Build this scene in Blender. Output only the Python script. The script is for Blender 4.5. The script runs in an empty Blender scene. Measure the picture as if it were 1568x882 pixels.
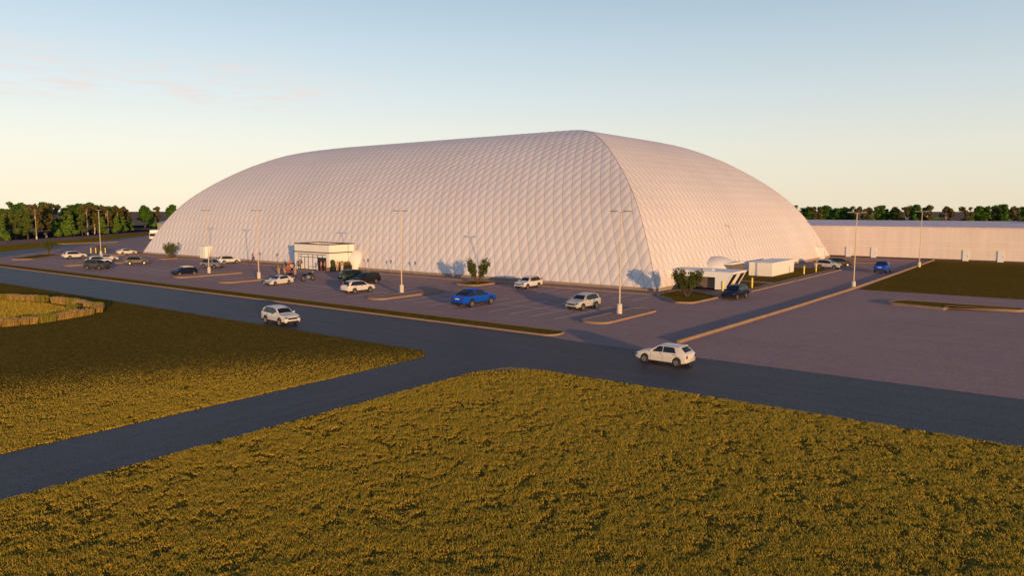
import bpy, bmesh, math, random
import numpy as np
from mathutils import Vector, Matrix, noise
random.seed(11); rng = np.random.default_rng(11)
R = math.radians; PI = math.pi
scn = bpy.context.scene; COL = scn.collection

# ------------------------------------------------------------------ helpers
def srgb(r, g, b):
    f = lambda c: (c/255/12.92) if c/255 <= .04045 else ((c/255+.055)/1.055)**2.4
    return (f(r), f(g), f(b), 1)

def new_mesh(name, V, F, mat=None, smooth=False, angle=None):
    me = bpy.data.meshes.new(name)
    me.from_pydata([tuple(v) for v in V], [], [tuple(f) for f in F]); me.update()
    if mat is not None: me.materials.append(mat)
    if smooth:
        me.polygons.foreach_set('use_smooth', [True]*len(me.polygons))
        if angle: me.set_sharp_from_angle(angle=R(angle))
    return me

def link(name, me, parent=None, loc=None, rotz=None):
    o = bpy.data.objects.new(name, me); COL.objects.link(o)
    if parent is not None: o.parent = parent
    if loc is not None: o.location = loc
    if rotz is not None: o.rotation_euler = (0, 0, rotz)
    return o

def tag(o, label, cat, group=None):
    o['label'] = label; o['category'] = cat
    if group: o['group'] = group
    return o

def thing(name, label, cat, loc=(0, 0, 0), rotz=0, group=None):
    o = link(name, None, None, loc, rotz); o.empty_display_size = .3
    return tag(o, label, cat, group)

def copy_tree(o, parent=None):
    c = o.copy(); COL.objects.link(c)
    if parent is not None: c.parent = parent
    for ch in list(o.children): copy_tree(ch, c)
    return c

class MB:
    """collects simple shapes into one mesh"""
    def __init__(s): s.V = []; s.F = []
    def add(s, V, F):
        n = len(s.V); s.V += [tuple(v) for v in V]; s.F += [tuple(i+n for i in f) for f in F]; return s
    def box(s, x0, x1, y0, y1, z0, z1, bev=0.0):
        if bev <= 0:
            V = [(x, y, z) for z in (z0, z1) for y in (y0, y1) for x in (x0, x1)]
            F = [(0, 2, 3, 1), (4, 5, 7, 6), (0, 1, 5, 4), (2, 6, 7, 3), (0, 4, 6, 2), (1, 3, 7, 5)]
            return s.add(V, F)
        bm = bmesh.new(); bmesh.ops.create_cube(bm, size=1)
        for v in bm.verts:
            v.co = Vector(((x0+x1)/2+v.co.x*(x1-x0), (y0+y1)/2+v.co.y*(y1-y0), (z0+z1)/2+v.co.z*(z1-z0)))
        bmesh.ops.bevel(bm, geom=bm.edges[:], offset=bev, segments=2, affect='EDGES', profile=.5)
        s.bm(bm); return s
    def bm(s, bm):
        bm.verts.index_update()
        s.add([v.co[:] for v in bm.verts], [[v.index for v in f.verts] for f in bm.faces]); bm.free(); return s
    def tube(s, pts, rad, n=8, caps=True):
        pts = [Vector(p) for p in pts]; rad = rad if hasattr(rad, '__len__') else [rad]*len(pts)
        base = len(s.V); F = []
        for i, p in enumerate(pts):
            d = (pts[min(i+1, len(pts)-1)]-pts[max(i-1, 0)]).normalized()
            a = d.cross(Vector((0, 0, 1)));
            if a.length < .05: a = d.cross(Vector((0, 1, 0)))
            a.normalize(); b = d.cross(a)
            for k in range(n):
                t = 2*PI*k/n; s.V.append(tuple(p+(a*math.cos(t)+b*math.sin(t))*rad[i]))
        for i in range(len(pts)-1):
            for k in range(n):
                F.append((base+i*n+k, base+i*n+(k+1) % n, base+(i+1)*n+(k+1) % n, base+(i+1)*n+k))
        if caps:
            F.append(tuple(base+k for k in range(n))); F.append(tuple(base+(len(pts)-1)*n+n-1-k for k in range(n)))
        s.F += F; return s
    def prism(s, poly, z0, z1, bottom=True):
        n = len(poly); V = [(p[0], p[1], z0) for p in poly]+[(p[0], p[1], z1) for p in poly]
        F = [tuple(range(n, 2*n))]+[(i, (i+1) % n, n+(i+1) % n, n+i) for i in range(n)]
        if bottom: F.append(tuple(range(n-1, -1, -1)))
        return s.add(V, F)
    def ell(s, c, r, u=12, v=8, half=False):
        bm = bmesh.new(); bmesh.ops.create_uvsphere(bm, u_segments=u, v_segments=v, radius=1)
        if half: bmesh.ops.bisect_plane(bm, geom=bm.verts[:]+bm.edges[:]+bm.faces[:], plane_co=(0, 0, 0), plane_no=(0, 0, -1), clear_outer=True)
        for w in bm.verts: w.co = Vector((c[0]+w.co.x*r[0], c[1]+w.co.y*r[1], c[2]+w.co.z*r[2]))
        return s.bm(bm)
    def mesh(s, name, mat, smooth=False, angle=40): return new_mesh(name, s.V, s.F, mat, smooth, angle if smooth else None)
    def build(s, name, mat, parent=None, smooth=False, angle=40, loc=None, rotz=None):
        return link(name, s.mesh(name, mat, smooth, angle), parent, loc, rotz)

def struct(name, me_or_mb, mat=None):
    o = me_or_mb.build(name, mat) if isinstance(me_or_mb, MB) else link(name, me_or_mb)
    o['kind'] = 'structure'; return o

def round_poly(pts, rads, seg=8):
    """polygon (counter-clockwise) with each corner rounded by its radius"""
    out = []; n = len(pts)
    if not hasattr(rads, '__len__'): rads = [rads]*n
    for i in range(n):
        p = Vector(pts[i]); a = Vector(pts[i-1]); b = Vector(pts[(i+1) % n]); r = rads[i]
        da = (a-p).normalized(); db = (b-p).normalized()
        if r <= 0: out.append(tuple(p)); continue
        ang = da.angle(db); t = min(r/math.tan(ang/2), (a-p).length*.49, (b-p).length*.49)
        p0 = p+da*t; p1 = p+db*t
        for k in range(seg+1):
            u = k/seg; out.append(tuple(p0*(1-u)**2+p*2*u*(1-u)+p1*u*u))
    return out

def offset_poly(poly, d):
    n = len(poly); out = []
    for i in range(n):
        p = Vector(poly[i]); a = Vector(poly[i-1]); b = Vector(poly[(i+1) % n])
        e1 = (p-a); e2 = (b-p)
        if e1.length < 1e-6: e1 = e2
        if e2.length < 1e-6: e2 = e1
        n1 = Vector((-e1.y, e1.x)).normalized(); n2 = Vector((-e2.y, e2.x)).normalized()
        m = (n1+n2); m = m/max(m.length_squared, .25)*2
        out.append(tuple(p+m*d))
    return out

# ------------------------------------------------------------------ materials
def mat(name, col, rough=.6, metal=0, spec=.5, var=None, bump=None, coat=0, grain=None):
    """var=(scale, amount) mottles the colour; bump=(scale, strength, distance) roughens the surface"""
    m = bpy.data.materials.new(name); m.use_nodes = True; nt = m.node_tree; N = nt.nodes; L = nt.links
    b = N['Principled BSDF']; b.inputs['Roughness'].default_value = rough; b.inputs['Metallic'].default_value = metal
    b.inputs['Specular IOR Level'].default_value = spec; b.inputs['Coat Weight'].default_value = coat
    c = tuple(col[:3])+(1,); b.inputs['Base Color'].default_value = c
    if var or bump or grain: tc = N.new('ShaderNodeTexCoord')
    if var:
        last = None
        for i, (sc, am, *st) in enumerate(var if isinstance(var[0], tuple) else [var]):
            nz = N.new('ShaderNodeTexNoise'); nz.inputs['Scale'].default_value = sc; nz.inputs['Detail'].default_value = 6
            nz.inputs['Roughness'].default_value = .65
            if st:
                mpn = N.new('ShaderNodeMapping'); mpn.inputs['Scale'].default_value = st[0]; L.new(tc.outputs['Object'], mpn.inputs[0]); L.new(mpn.outputs[0], nz.inputs['Vector'])
            else: L.new(tc.outputs['Object'], nz.inputs['Vector'])
            mr = N.new('ShaderNodeMapRange'); mr.inputs[1].default_value = .28; mr.inputs[2].default_value = .72
            mr.inputs[3].default_value = 1-am; mr.inputs[4].default_value = 1+am; L.new(nz.outputs[0], mr.inputs[0])
            mx = N.new('ShaderNodeVectorMath'); mx.operation = 'MULTIPLY'
            if last is None: mx.inputs[0].default_value = c[:3]
            else: L.new(last, mx.inputs[0])
            L.new(mr.outputs[0], mx.inputs[1]); last = mx.outputs[0]
        L.new(last, b.inputs['Base Color'])
    if bump:
        nz = N.new('ShaderNodeTexNoise'); nz.inputs['Scale'].default_value = bump[0]; nz.inputs['Detail'].default_value = 4
        L.new(tc.outputs['Object'], nz.inputs['Vector'])
        bp = N.new('ShaderNodeBump'); bp.inputs['Strength'].default_value = bump[1]; bp.inputs['Distance'].default_value = bump[2]
        L.new(nz.outputs[0], bp.inputs['Height']); L.new(bp.outputs[0], b.inputs['Normal'])
    if grain:   # coarse stony or leafy micro relief: (scale, slope); tilts the normal grain by grain
        nz = N.new('ShaderNodeTexNoise'); nz.inputs['Scale'].default_value = grain[0]; nz.inputs['Detail'].default_value = 2
        L.new(tc.outputs['Object'], nz.inputs['Vector'])
        ge = N.new('ShaderNodeNewGeometry'); vs_ = [N.new('ShaderNodeVectorMath') for _ in range(4)]
        vs_[0].operation = 'SUBTRACT'; vs_[0].inputs[1].default_value = (.5, .5, .5); L.new(nz.outputs['Color'], vs_[0].inputs[0])
        vs_[1].operation = 'MULTIPLY'; vs_[1].inputs[1].default_value = (grain[1], grain[1], 0); L.new(vs_[0].outputs[0], vs_[1].inputs[0])
        vs_[2].operation = 'ADD'; L.new(ge.outputs['Normal'], vs_[2].inputs[0]); L.new(vs_[1].outputs[0], vs_[2].inputs[1])
        vs_[3].operation = 'NORMALIZE'; L.new(vs_[2].outputs[0], vs_[3].inputs[0]); L.new(vs_[3].outputs[0], b.inputs['Normal'])
    return m

M = {}
M['lot'] = mat('lot_asphalt', (.44, .29, .265), .95, spec=.1, var=((.06, .08), (1.3, .06), (9, .07), (.5, .05, (.15, 1, 1))), grain=(23, 8))
M['road'] = mat('road_asphalt', (.056, .046, .050), .56, spec=.32, var=((.12, .15), (1.1, .30, (.06, 1, 1)), (2.5, .1), (14, .1)), grain=(27, 1.6))
M['road2'] = mat('side_road_asphalt', (.056, .046, .050), .56, spec=.32, var=((.12, .15), (1.1, .30, (1, .06, 1)), (2.5, .1), (14, .1)), grain=(27, 1.6))
M['earth'] = mat('bare_earth', (.28, .18, .15), .95, spec=0, var=((.01, .15), (.15, .12)), grain=(9, 5))
M['lawn'] = mat('mown_grass', (.185, .116, .020), .95, spec=0, var=((.10, .10), (1.3, .22), (4, .5)), grain=(12, 6))
M['verge'] = mat('verge_grass', (.30, .175, .018), .95, spec=0, var=((.1, .12), (1.0, .2), (5, .35)), grain=(12, 6))
M['treeshade'] = mat('painted_tree_shade', (.03, .026, .022), .95, spec=0, var=(.3, .3))  # dark brown stands in for the shade under the tree crowns
M['kerb'] = mat('kerb_concrete', (.30, .195, .125), .9, var=((.8, .12), (6, .1)))
M['walk'] = mat('walk_concrete', (.39, .26, .22), .9, spec=.1, var=((.3, .1), (4, .08)), grain=(25, 8))
M['plinth'] = mat('plinth_concrete', (.34, .25, .18), .85, var=((.7, .12), (5, .08)))
M['paint'] = mat('line_paint', (.90, .76, .72), .8, spec=.1, var=((3, .12), (12, .15)), grain=(25, 8))
M['pole'] = mat('painted_steel', (.60, .49, .36), .5)
M['base'] = mat('pale_concrete', (.62, .55, .45), .85, var=(6, .1))
M['head'] = mat('lamp_head_metal', (.35, .30, .26), .5, metal=.2)
M['lens'] = mat('lamp_lens', (.6, .6, .55), .3)
M['stucco'] = mat('cream_stucco', (.86, .83, .77), .85, var=((1.5, .04), (12, .04)), bump=(30, .3, .01))
M['bronze'] = mat('bronze_trim', (.10, .07, .05), .5, metal=.3)
M['black'] = mat('black_frame', (.018, .018, .02), .4)
M['pane_pale'] = mat('pale_glass', (.88, .88, .90), .15, spec=.5)
M['pane_dark'] = mat('dark_glass', (.035, .045, .065), .06, spec=.8)
M['stone'] = mat('stone_base', (.30, .21, .13), .85, var=(4, .2))
M['whitep'] = mat('white_panel', (.86, .85, .83), .45, var=(2, .03))
M['cable'] = mat('grey_cable', (.42, .35, .31), .6)
M['whitem'] = mat('white_membrane', (.78, .75, .72), .55)
M['brownwall'] = mat('brown_panel', (.17, .12, .09), .6, var=(1.5, .12))
M['greyglass'] = mat('grey_glass', (.16, .2, .2), .15)
M['yellow'] = mat('yellow_paint', (.76, .60, .09), .5, var=(9, .08))
M['signblue'] = mat('blue_sign', (.03, .05, .25), .5)
M['signwhite'] = mat('white_sign_paint', (.8, .8, .8), .5)
M['steel'] = mat('galvanised_steel', (.38, .36, .36), .45, metal=.5)
M['factory'] = mat('factory_wall', (.80, .70, .645), .8, spec=.2, var=((.25, .04), (3, .05), (1.0, .07, (1, 1, .06))))
M['factband'] = mat('pale_flashing', (.84, .76, .69), .6)
M['factroof'] = mat('roof_membrane', (.86, .70, .68), .8, spec=.1, var=((.12, .05), (1.5, .05)), grain=(15, 4))
M['bark'] = mat('brown_bark', (.10, .07, .05), .9, var=(6, .3))
M['birch'] = mat('pale_bark', (.55, .46, .38), .85, var=(5, .3))
M['tyre'] = mat('tyre_rubber', (.018, .017, .017), .8)
M['rim'] = mat('alloy_rim', (.42, .39, .36), .35, metal=.7)
M['darkrim'] = mat('grey_rim', (.16, .15, .15), .45, metal=.5)
M['glass'] = mat('car_glass', (.012, .014, .014), .06, spec=.5)
M['clad'] = mat('black_plastic', (.022, .021, .021), .65, spec=.2)
M['lampw'] = mat('headlight_glass', (.035, .04, .045), .1, spec=.6)
M['lampr'] = mat('taillight_red', (.11, .008, .008), .2)
M['plate'] = mat('number_plate', (.7, .7, .68), .5)
M['chrome'] = mat('chrome', (.6, .6, .6), .15, metal=1)
M['shrubbark'] = mat('shrub_bark', (.09, .06, .04), .9)
M['dumpster'] = mat('dark_green_steel', (.02, .028, .02), .6)
M['barn'] = mat('sage_cladding', (.30, .31, .26), .8, var=(.8, .06))
M['barnroof'] = mat('blue_grey_roof', (.42, .46, .55), .6)
def paint(name, c, rough=.28, coat=.5): return mat(name, c, rough, coat=coat, spec=.5 if coat > .3 else .22)
P = {'white': paint('white_car_paint', (.66, .64, .62)), 'silver': paint('silver_car_paint', (.50, .48, .46)), 'grey': paint('grey_car_paint', (.20, .185, .18)),
     'darkgrey': paint('dark_grey_car_paint', (.10, .09, .08), .4, .0), 'green': paint('dark_green_car_paint', (.008, .04, .028), .4, .0), 'olive': paint('dark_grey_green_car_paint', (.07, .065, .05), .4, .0),
     'navy': paint('navy_car_paint', (.006, .010, .040), .4, .0), 'blue': paint('blue_car_paint', (.004, .075, .55), .4, .0), 'black': paint('black_car_paint', (.014, .016, .017), .4, .0),
     'ivory': paint('ivory_car_paint', (.66, .62, .57))}

def leaf_mat(name, c1, c2, trans=.35):
    m = bpy.data.materials.new(name); m.use_nodes = True; nt = m.node_tree; N = nt.nodes; L = nt.links
    b = N['Principled BSDF']; b.inputs['Roughness'].default_value = .7; b.inputs['Specular IOR Level'].default_value = .2
    g = N.new('ShaderNodeNewGeometry'); r = N.new('ShaderNodeMix'); r.data_type = 'RGBA'
    r.inputs[6].default_value = tuple(c1)+(1,); r.inputs[7].default_value = tuple(c2)+(1,)
    L.new(g.outputs['Random Per Island'], r.inputs[0]); L.new(r.outputs[2], b.inputs['Base Color'])
    t = N.new('ShaderNodeBsdfTranslucent'); L.new(r.outputs[2], t.inputs['Color'])
    mx = N.new('ShaderNodeMixShader'); mx.inputs[0].default_value = trans
    L.new(b.outputs[0], mx.inputs[1]); L.new(t.outputs[0], mx.inputs[2]); L.new(mx.outputs[0], N['Material Output'].inputs[0])
    return m
M['leafG'] = leaf_mat('dark_green_leaves', (.045, .11, .014), (.11, .22, .03))
M['leafM'] = leaf_mat('olive_leaves', (.085, .13, .024), (.17, .22, .045))
M['leafC'] = leaf_mat('bright_green_leaves', (.10, .20, .024), (.21, .33, .05))
M['leafB'] = leaf_mat('rust_leaves', (.10, .095, .028), (.19, .15, .045))
M['leafS'] = leaf_mat('shrub_leaves', (.06, .085, .022), (.14, .165, .045))
M['leafY'] = leaf_mat('yellow_green_leaves', (.16, .16, .02), (.30, .28, .04))
M['leafH1'] = leaf_mat('tan_grass_leaves', (.36, .25, .07), (.55, .38, .13))
M['leafH2'] = leaf_mat('lime_grass_leaves', (.24, .21, .03), (.36, .31, .06))
M['plume'] = leaf_mat('pinkish_plumes', (.40, .27, .15), (.52, .38, .24))
M['blade'] = leaf_mat('tall_grass_blades', (.44, .31, .032), (.76, .53, .070), .3)

# ------------------------------------------------------------------ world, sun, camera
SUN = Vector((.9212, -.5506, .0950)).normalized()       # towards the sun, 5 degrees up
w = bpy.data.worlds.new('World'); scn.world = w; w.use_nodes = True; nt = w.node_tree; N = nt.nodes; L = nt.links
bg = N['Background']; bg.inputs['Strength'].default_value = .1
sky = N.new('ShaderNodeTexSky'); sky.sky_type = 'NISHITA'; sky.sun_disc = False
sky.sun_elevation = math.asin(SUN.z); sky.sun_rotation = math.atan2(SUN.x, SUN.y); sky.air_density = 1.2; sky.dust_density = 2; sky.ozone_density = 2
tc = N.new('ShaderNodeTexCoord'); sep = N.new('ShaderNodeSeparateXYZ'); L.new(tc.outputs['Generated'], sep.inputs[0])
ramp = N.new('ShaderNodeValToRGB'); L.new(sep.outputs[2], ramp.inputs[0])
cr = ramp.color_ramp; stops = [(0.0, (1.05, .93, .70)), (.018, (1.07, .96, .73)), (.078, (1.0, .99, .86)), (.146, (.80, .895, .92)), (.218, (.62, .765, .87)), (.264, (.51, .67, .80)), (.45, (.13, .25, .46)), (1, (.02, .055, .18))]
cr.elements[0].position = 0; cr.elements[0].color = stops[0][1]+(1,); cr.elements[1].position = 1; cr.elements[1].color = stops[-1][1]+(1,)
for p_, c_ in stops[1:-1]:
    e = cr.elements.new(p_); e.color = c_+(1,)
sc10 = N.new('ShaderNodeVectorMath'); sc10.operation = 'SCALE'; sc10.inputs[3].default_value = 10; L.new(ramp.outputs[0], sc10.inputs[0])
# thin cirrus, laid out on the sky by direction
mp = N.new('ShaderNodeMapping'); mp.inputs['Scale'].default_value = (8, 8, 75); L.new(tc.outputs['Generated'], mp.inputs[0])
cn = N.new('ShaderNodeTexNoise'); cn.inputs['Scale'].default_value = 2.2; cn.inputs['Detail'].default_value = 8; cn.inputs['Roughness'].default_value = .6; L.new(mp.outputs[0], cn.inputs['Vector'])
mp2 = N.new('ShaderNodeMapping'); mp2.inputs['Scale'].default_value = (2.2, 2.2, 9); mp2.inputs['Location'].default_value = (.3, .1, .4); L.new(tc.outputs['Generated'], mp2.inputs[0])
cn2 = N.new('ShaderNodeTexNoise'); cn2.inputs['Scale'].default_value = 1.6; cn2.inputs['Detail'].default_value = 3; L.new(mp2.outputs[0], cn2.inputs['Vector'])
def mrange(src, a, b, c, d, clamp=True):
    m = N.new('ShaderNodeMapRange'); m.inputs[1].default_value = a; m.inputs[2].default_value = b; m.inputs[3].default_value = c; m.inputs[4].default_value = d
    m.interpolation_type = 'SMOOTHSTEP'; L.new(src, m.inputs[0]); return m.outputs[0]
def mul(a, b):
    m = N.new('ShaderNodeMath'); m.operation = 'MULTIPLY'; L.new(a, m.inputs[0])
    if isinstance(b, float): m.inputs[1].default_value = b
    else: L.new(b, m.inputs[1])
    return m.outputs[0]
cdir = Vector((-.905, .39, .165)).normalized()      # the bank of cirrus stands west-north-west
dt = N.new('ShaderNodeVectorMath'); dt.operation = 'DOT_PRODUCT'; dt.inputs[1].default_value = cdir; L.new(tc.outputs['Generated'], dt.inputs[0])
cl = mul(mul(mrange(cn.outputs[0], .40, .74, 0, 1), mrange(cn2.outputs[0], .40, .56, .15, 1)), mul(mrange(dt.outputs['Value'], .93, .985, 0, 1), mul(mrange(sep.outputs[2], .11, .14, 0, 1), mrange(sep.outputs[2], .20, .165, 0, 1))))
az = N.new('ShaderNodeVectorMath'); az.operation = 'DOT_PRODUCT'; az.inputs[1].default_value = (-.80, -.60, 0); L.new(tc.outputs['Generated'], az.inputs[0])
azs = N.new('ShaderNodeVectorMath'); azs.operation = 'SCALE'; L.new(sc10.outputs[0], azs.inputs[0]); L.new(mrange(az.outputs['Value'], -.65, .65, .86, 1.04), azs.inputs[3])
cm = N.new('ShaderNodeMix'); cm.data_type = 'RGBA'; L.new(mul(cl, .8), cm.inputs[0]); L.new(azs.outputs[0], cm.inputs[6]); cm.inputs[7].default_value = (9.4, 8.0, 7.4, 1)
mixs = N.new('ShaderNodeMix'); mixs.data_type = 'RGBA'; mixs.inputs[0].default_value = .10
L.new(cm.outputs[2], mixs.inputs[6]); L.new(sky.outputs[0], mixs.inputs[7]); L.new(mixs.outputs[2], bg.inputs['Color'])

sl = bpy.data.lights.new('sun', 'SUN'); sl.energy = 4.25; sl.color = (1, .575, .235); sl.angle = R(.35)
so = link('sun', sl); so.rotation_euler = (-SUN).to_track_quat('-Z', 'Y').to_euler(); so.location = (60, -120, 60)

CAM = (39.16, -80.49, 10.0)
cd = bpy.data.cameras.new('camera'); cd.lens = 25.71; cd.sensor_width = 36; cd.clip_start = .5; cd.clip_end = 6000
co = link('camera', cd); co.location = CAM; co.rotation_euler = (R(90-6.166), 0, R(37.2)); scn.camera = co
scn.view_settings.view_transform = 'Standard'; scn.view_settings.look = 'None'; scn.view_settings.exposure = 0; scn.view_settings.gamma = 1
FWD = Vector((-math.sin(R(37.2)), math.cos(R(37.2)), 0))

# ------------------------------------------------------------------ ground, roads, lawns, kerbs
def sheet(name, poly, z, m):
    bm = bmesh.new(); vs = [bm.verts.new((p[0], p[1], z)) for p in poly]; f = bm.faces.new(vs)
    if f.normal.z < 0: f.normal_flip()
    bmesh.ops.triangulate(bm, faces=[f]); me = bpy.data.meshes.new(name); bm.to_mesh(me); bm.free(); me.materials.append(m)
    return struct(name, me)
sheet('ground', [(3200*math.cos(t*PI/24), 3200*math.sin(t*PI/24)) for t in range(48)], -.06, M['earth'])
sheet('tree_shade_sheet', [(-222, -8), (-240, 20), (-262, 48), (-292, 84), (-318, 100), (-345, 96), (-330, 60), (-300, 20), (-260, -20)], -.02, M['treeshade'])  # dark sheet paints canopy shade onto the ground of the left belt
sheet('tree_shade_sheet', [(-340, 112), (-372, 100), (-420, 140), (-400, 165)], -.02, M['treeshade'])  # same painted shade below the trees beside the far dome end
# car park and yard asphalt
sheet('parking_lot', [(100, -34.2), (100, 112), (-60, 112), (-239, 112), (-247, 64), (-191, 13.2), (-158, -17.5), (-140, -34.2)], 0, M['lot'])
# main road along the front, the far road curving away on the left
sheet('main_road', [(-420, -43.6), (-420, -33.5), (7, -33.5), (13, -34.3), (120, -34.3), (120, -43.6)], .004, M['road'])
far_in = [(-122, -36.5), (-136.5, -24.4), (-174, 6.4), (-231, 53.5), (-290, 112)]
far_out = [(-330, 125), (-248.6, 64.8), (-192, 13.8), (-159, -16.8), (-142, -36.5)]
sheet('far_road', far_in+far_out, .008, M['road'])
sheet('far_verge', [(-146, -33.5), (-159.2, -16.7), (-192.2, 13.9), (-248.8, 64.9), (-330, 125.4), (-344, 133), (-281.6, 81.1), (-224.8, 27.1), (-194.7, -5.3), (-168, -33.5)], .012, M['verge'])
sheet('side_road', round_poly([(5.0, -160), (10.5, -160), (10.5, -46.6), (13.5, -43.5), (3.2, -43.5), (5.0, -45.2)], 0), .012, M['road2'])
LEFT_FIELD = [(-420, -43.6), (-420, -160), (5.0, -160), (5.0, -45.0), (3.4, -43.6)]
FRONT_FIELD = [(10.5, -160), (120, -160), (120, -43.6), (13.5, -43.6), (11.4, -44.3), (10.5, -46.6)]
sheet('left_lawn', LEFT_FIELD, -.002, M['lawn']); sheet('front_lawn', FRONT_FIELD, -.003, M['lawn'])
sheet('right_lawn', [(18.72, 17.9), (100, 17.9), (100, 83.2), (18.72, 83.2)], .016, M['lawn'])

def island(name, poly, fill, h=.2, kw=.12, fname=None):
    """raised island: concrete kerb ring and a fill inside it"""
    inner = offset_poly(poly, kw); n = len(poly); V = []; F = []
    for p in poly: V.append((p[0], p[1], -.02))
    for p in poly: V.append((p[0], p[1], h))
    for p in inner: V.append((p[0], p[1], h))
    for p in inner: V.append((p[0], p[1], h-.06))
    for k in range(3):
        for i in range(n): F.append((k*n+i, k*n+(i+1) % n, (k+1)*n+(i+1) % n, (k+1)*n+i))
    me = new_mesh(name, V, F, M['kerb']); struct(name, me)
    sheet(fname or 'island_fill', inner, h-.03, fill)
def capsule(x0, x1, y0, y1, r): return round_poly([(x0, y0), (x1, y0), (x1, y1), (x0, y1)], r)

island('island_kerb', capsule(4.9, 7.7, -25.9, -14.9, 1.35), M['walk'], .2)
island('island_kerb', capsule(-23.3, -20.5, -25.9, -14.9, 1.35), M['walk'], .2)
island('island_kerb', capsule(-53.3, -50.6, -25.9, -14.9, 1.3), M['walk'], .2)
island('island_kerb', capsule(-65.6, -62.8, -25.6, -14.9, 1.3), M['walk'], .2)
island('island_kerb', capsule(-102.6, -99.8, -25.9, -15.5, 1.3), M['walk'], .2)
island('island_kerb', capsule(-127.6, -123.6, -12.5, -4.4, 1.3), M['walk'], .2)
island('tree_island_kerb', capsule(-25.6, -21.6, -8.3, -3.4, 1.3), M['lawn'], .2, fname='island_grass')
island('tree_island_kerb', capsule(-106.6, -103.4, -7.0, -3.4, 1.2), M['lawn'], .2, fname='island_grass')
island('tree_island_kerb', round_poly([(-126, -26), (-124.5, -22.5), (-135.5, -12.5), (-139.5, -15.5)], 1.0), M['lawn'], .2, fname='island_grass')
island('tree_island_kerb', round_poly([(1.6, -3.4), (4.6, -6.2), (6.2, -8.6), (8.0, -7.8), (8.3, -1.3), (4.5, 2.0), (1.6, 2.0)], [.1, .4, .9, .9, .3, .3, .1]), M['lawn'], .2, fname='island_grass')
island('far_island_kerb', capsule(-193, -188.5, 8, 24, 1.5), M['verge'], .2, fname='island_grass')
island('far_island_kerb', capsule(3.2, 12.0, 66.6, 69.2, 1.0), M['verge'], .2, fname='island_grass')
island('corner_island_kerb', round_poly([(-131, -1.0), (-126.6, -1.0), (-126.6, 6), (-131, 6)], .5), M['verge'], .12, fname='island_grass')
island('right_island_kerb', round_poly([(24.3, 4.2), (29.9, 2.7), (30.0, 4.7), (36.2, 5.4), (36.2, 7.4), (31.0, 7.6), (25.0, 7.6)], [.9, .2, .2, .9, .9, .4, 1.0]), M['lawn'], .25, kw=.2, fname='island_grass')
# median: long grass strip with a kerb on the road side and a rounded end
island('median_kerb', round_poly([(-420, -33.45), (7.4, -33.45), (7.4, -31.0), (-420, -31.0)], [0, 1.15, 1.15, 0]), M['lawn'], .14, kw=.15, fname='median_grass')
# long kerb along the right of the drive
KL = [(16.45, -30.0), (17.45, -6), (18.15, 18), (18.45, 50), (18.62, 83.2)]
struct('drive_kerb', MB().prism([(x_+.11, y_) for x_, y_ in KL]+[(x_-.11, y_) for x_, y_ in KL[::-1]], -.02, .25), M['kerb'])
# walk along the dome, kerbed lawn and walk by the plant room
struct('dome_walk', MB().box(-126, 1.4, -3.0, -.06, -.02, .10), M['walk'])
struct('dome_walk_kerb', MB().box(-126, 1.4, -3.2, -3.005, -.02, .13, .02), M['kerb'])
struct('yard_kerb', MB().prism([(8.9, 7.2), (9.1, 7.2), (9.9, 48), (9.7, 48)], -.02, .14), M['kerb'])
sheet('yard_walk', [(7.7, 7.2), (8.895, 7.2), (9.695, 48), (8.2, 48)], .09, M['walk'])
sheet('yard_lawn', [(.35, 9.6), (7.695, 9.6), (8.19, 48), (.35, 48)], .085, M['lawn'])
sheet('yard_path', [(2.2, 18.6), (7.9, 17.6), (7.9, 19.6), (2.2, 20.4)], .096, M['walk'])
sheet('dock_apron', [(.35, 2.1), (8.9, -.9), (8.9, 7.15), (7.7, 7.15), (7.7, 9.59), (.35, 9.59)], .012, M['walk'])
# painted bays
pm = MB()
def line(x0, y0, x1, y1, wd=.13):
    d = Vector((x1-x0, y1-y0)).normalized(); n = Vector((-d.y, d.x))*wd/2
    pm.add([(x0-n.x, y0-n.y, .006), (x1-n.x, y1-n.y, .006), (x1+n.x, y1+n.y, .006), (x0+n.x, y0+n.y, .006)], [(0, 1, 2, 3)])
def bays(xa, xb, y0, y1, spine=None, step=2.59):
    x = xa
    while x <= xb+.01: line(x, y0, x, y1); x += step
    if spine is not None:
        line(xa-1.2, spine, xb, spine)
bays(2.3-8*2.59, 2.31, -25.6, -15.3, -20.25)
bays(-49.6, -25.0, -25.6, -15.3, -20.25)
bays(-61.4, -54.0, -25.6, -15.3, -20.25)
bays(-98.2, -66.8, -25.6, -15.3, -20.25)
bays(-121.5, -104.0, -25.6, -15.3, -20.25)
bays(-19.2, 1.8, -8.9, -3.9); bays(-50.0, -27.0, -8.9, -3.9); bays(-92, -70, -8.9, -3.9)
struct('parking_markings', pm, M['paint'])

# ------------------------------------------------------------------ the air dome
DL, DW, DZ0 = 125.6, 80.2, .45
PD = np.array([0, 1.2, 2.7, 4.9, 7.5, 10.4, 13.4, 17.5, 23.1, 28, 34, 40.2])
PZ = np.array([.45, 2.85, 5.75, 9.3, 12.35, 14.95, 17.2, 19.75, 22.2, 23.35, 24.2, 24.5])
def pchip(x, y, xq):
    h = np.diff(x); d = np.diff(y)/h; m = np.zeros_like(y)
    m[1:-1] = np.where(d[:-1]*d[1:] > 0, 2*d[:-1]*d[1:]/(d[:-1]+d[1:]), 0); m[0] = d[0]*1.02; m[-1] = 0
    i = np.clip(np.searchsorted(x, xq)-1, 0, len(x)-2); t = (xq-x[i])/h[i]
    return (2*t**3-3*t**2+1)*y[i]+(t**3-2*t**2+t)*h[i]*m[i]+(-2*t**3+3*t**2)*y[i+1]+(t**3-t**2)*h[i]*m[i+1]
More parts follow.
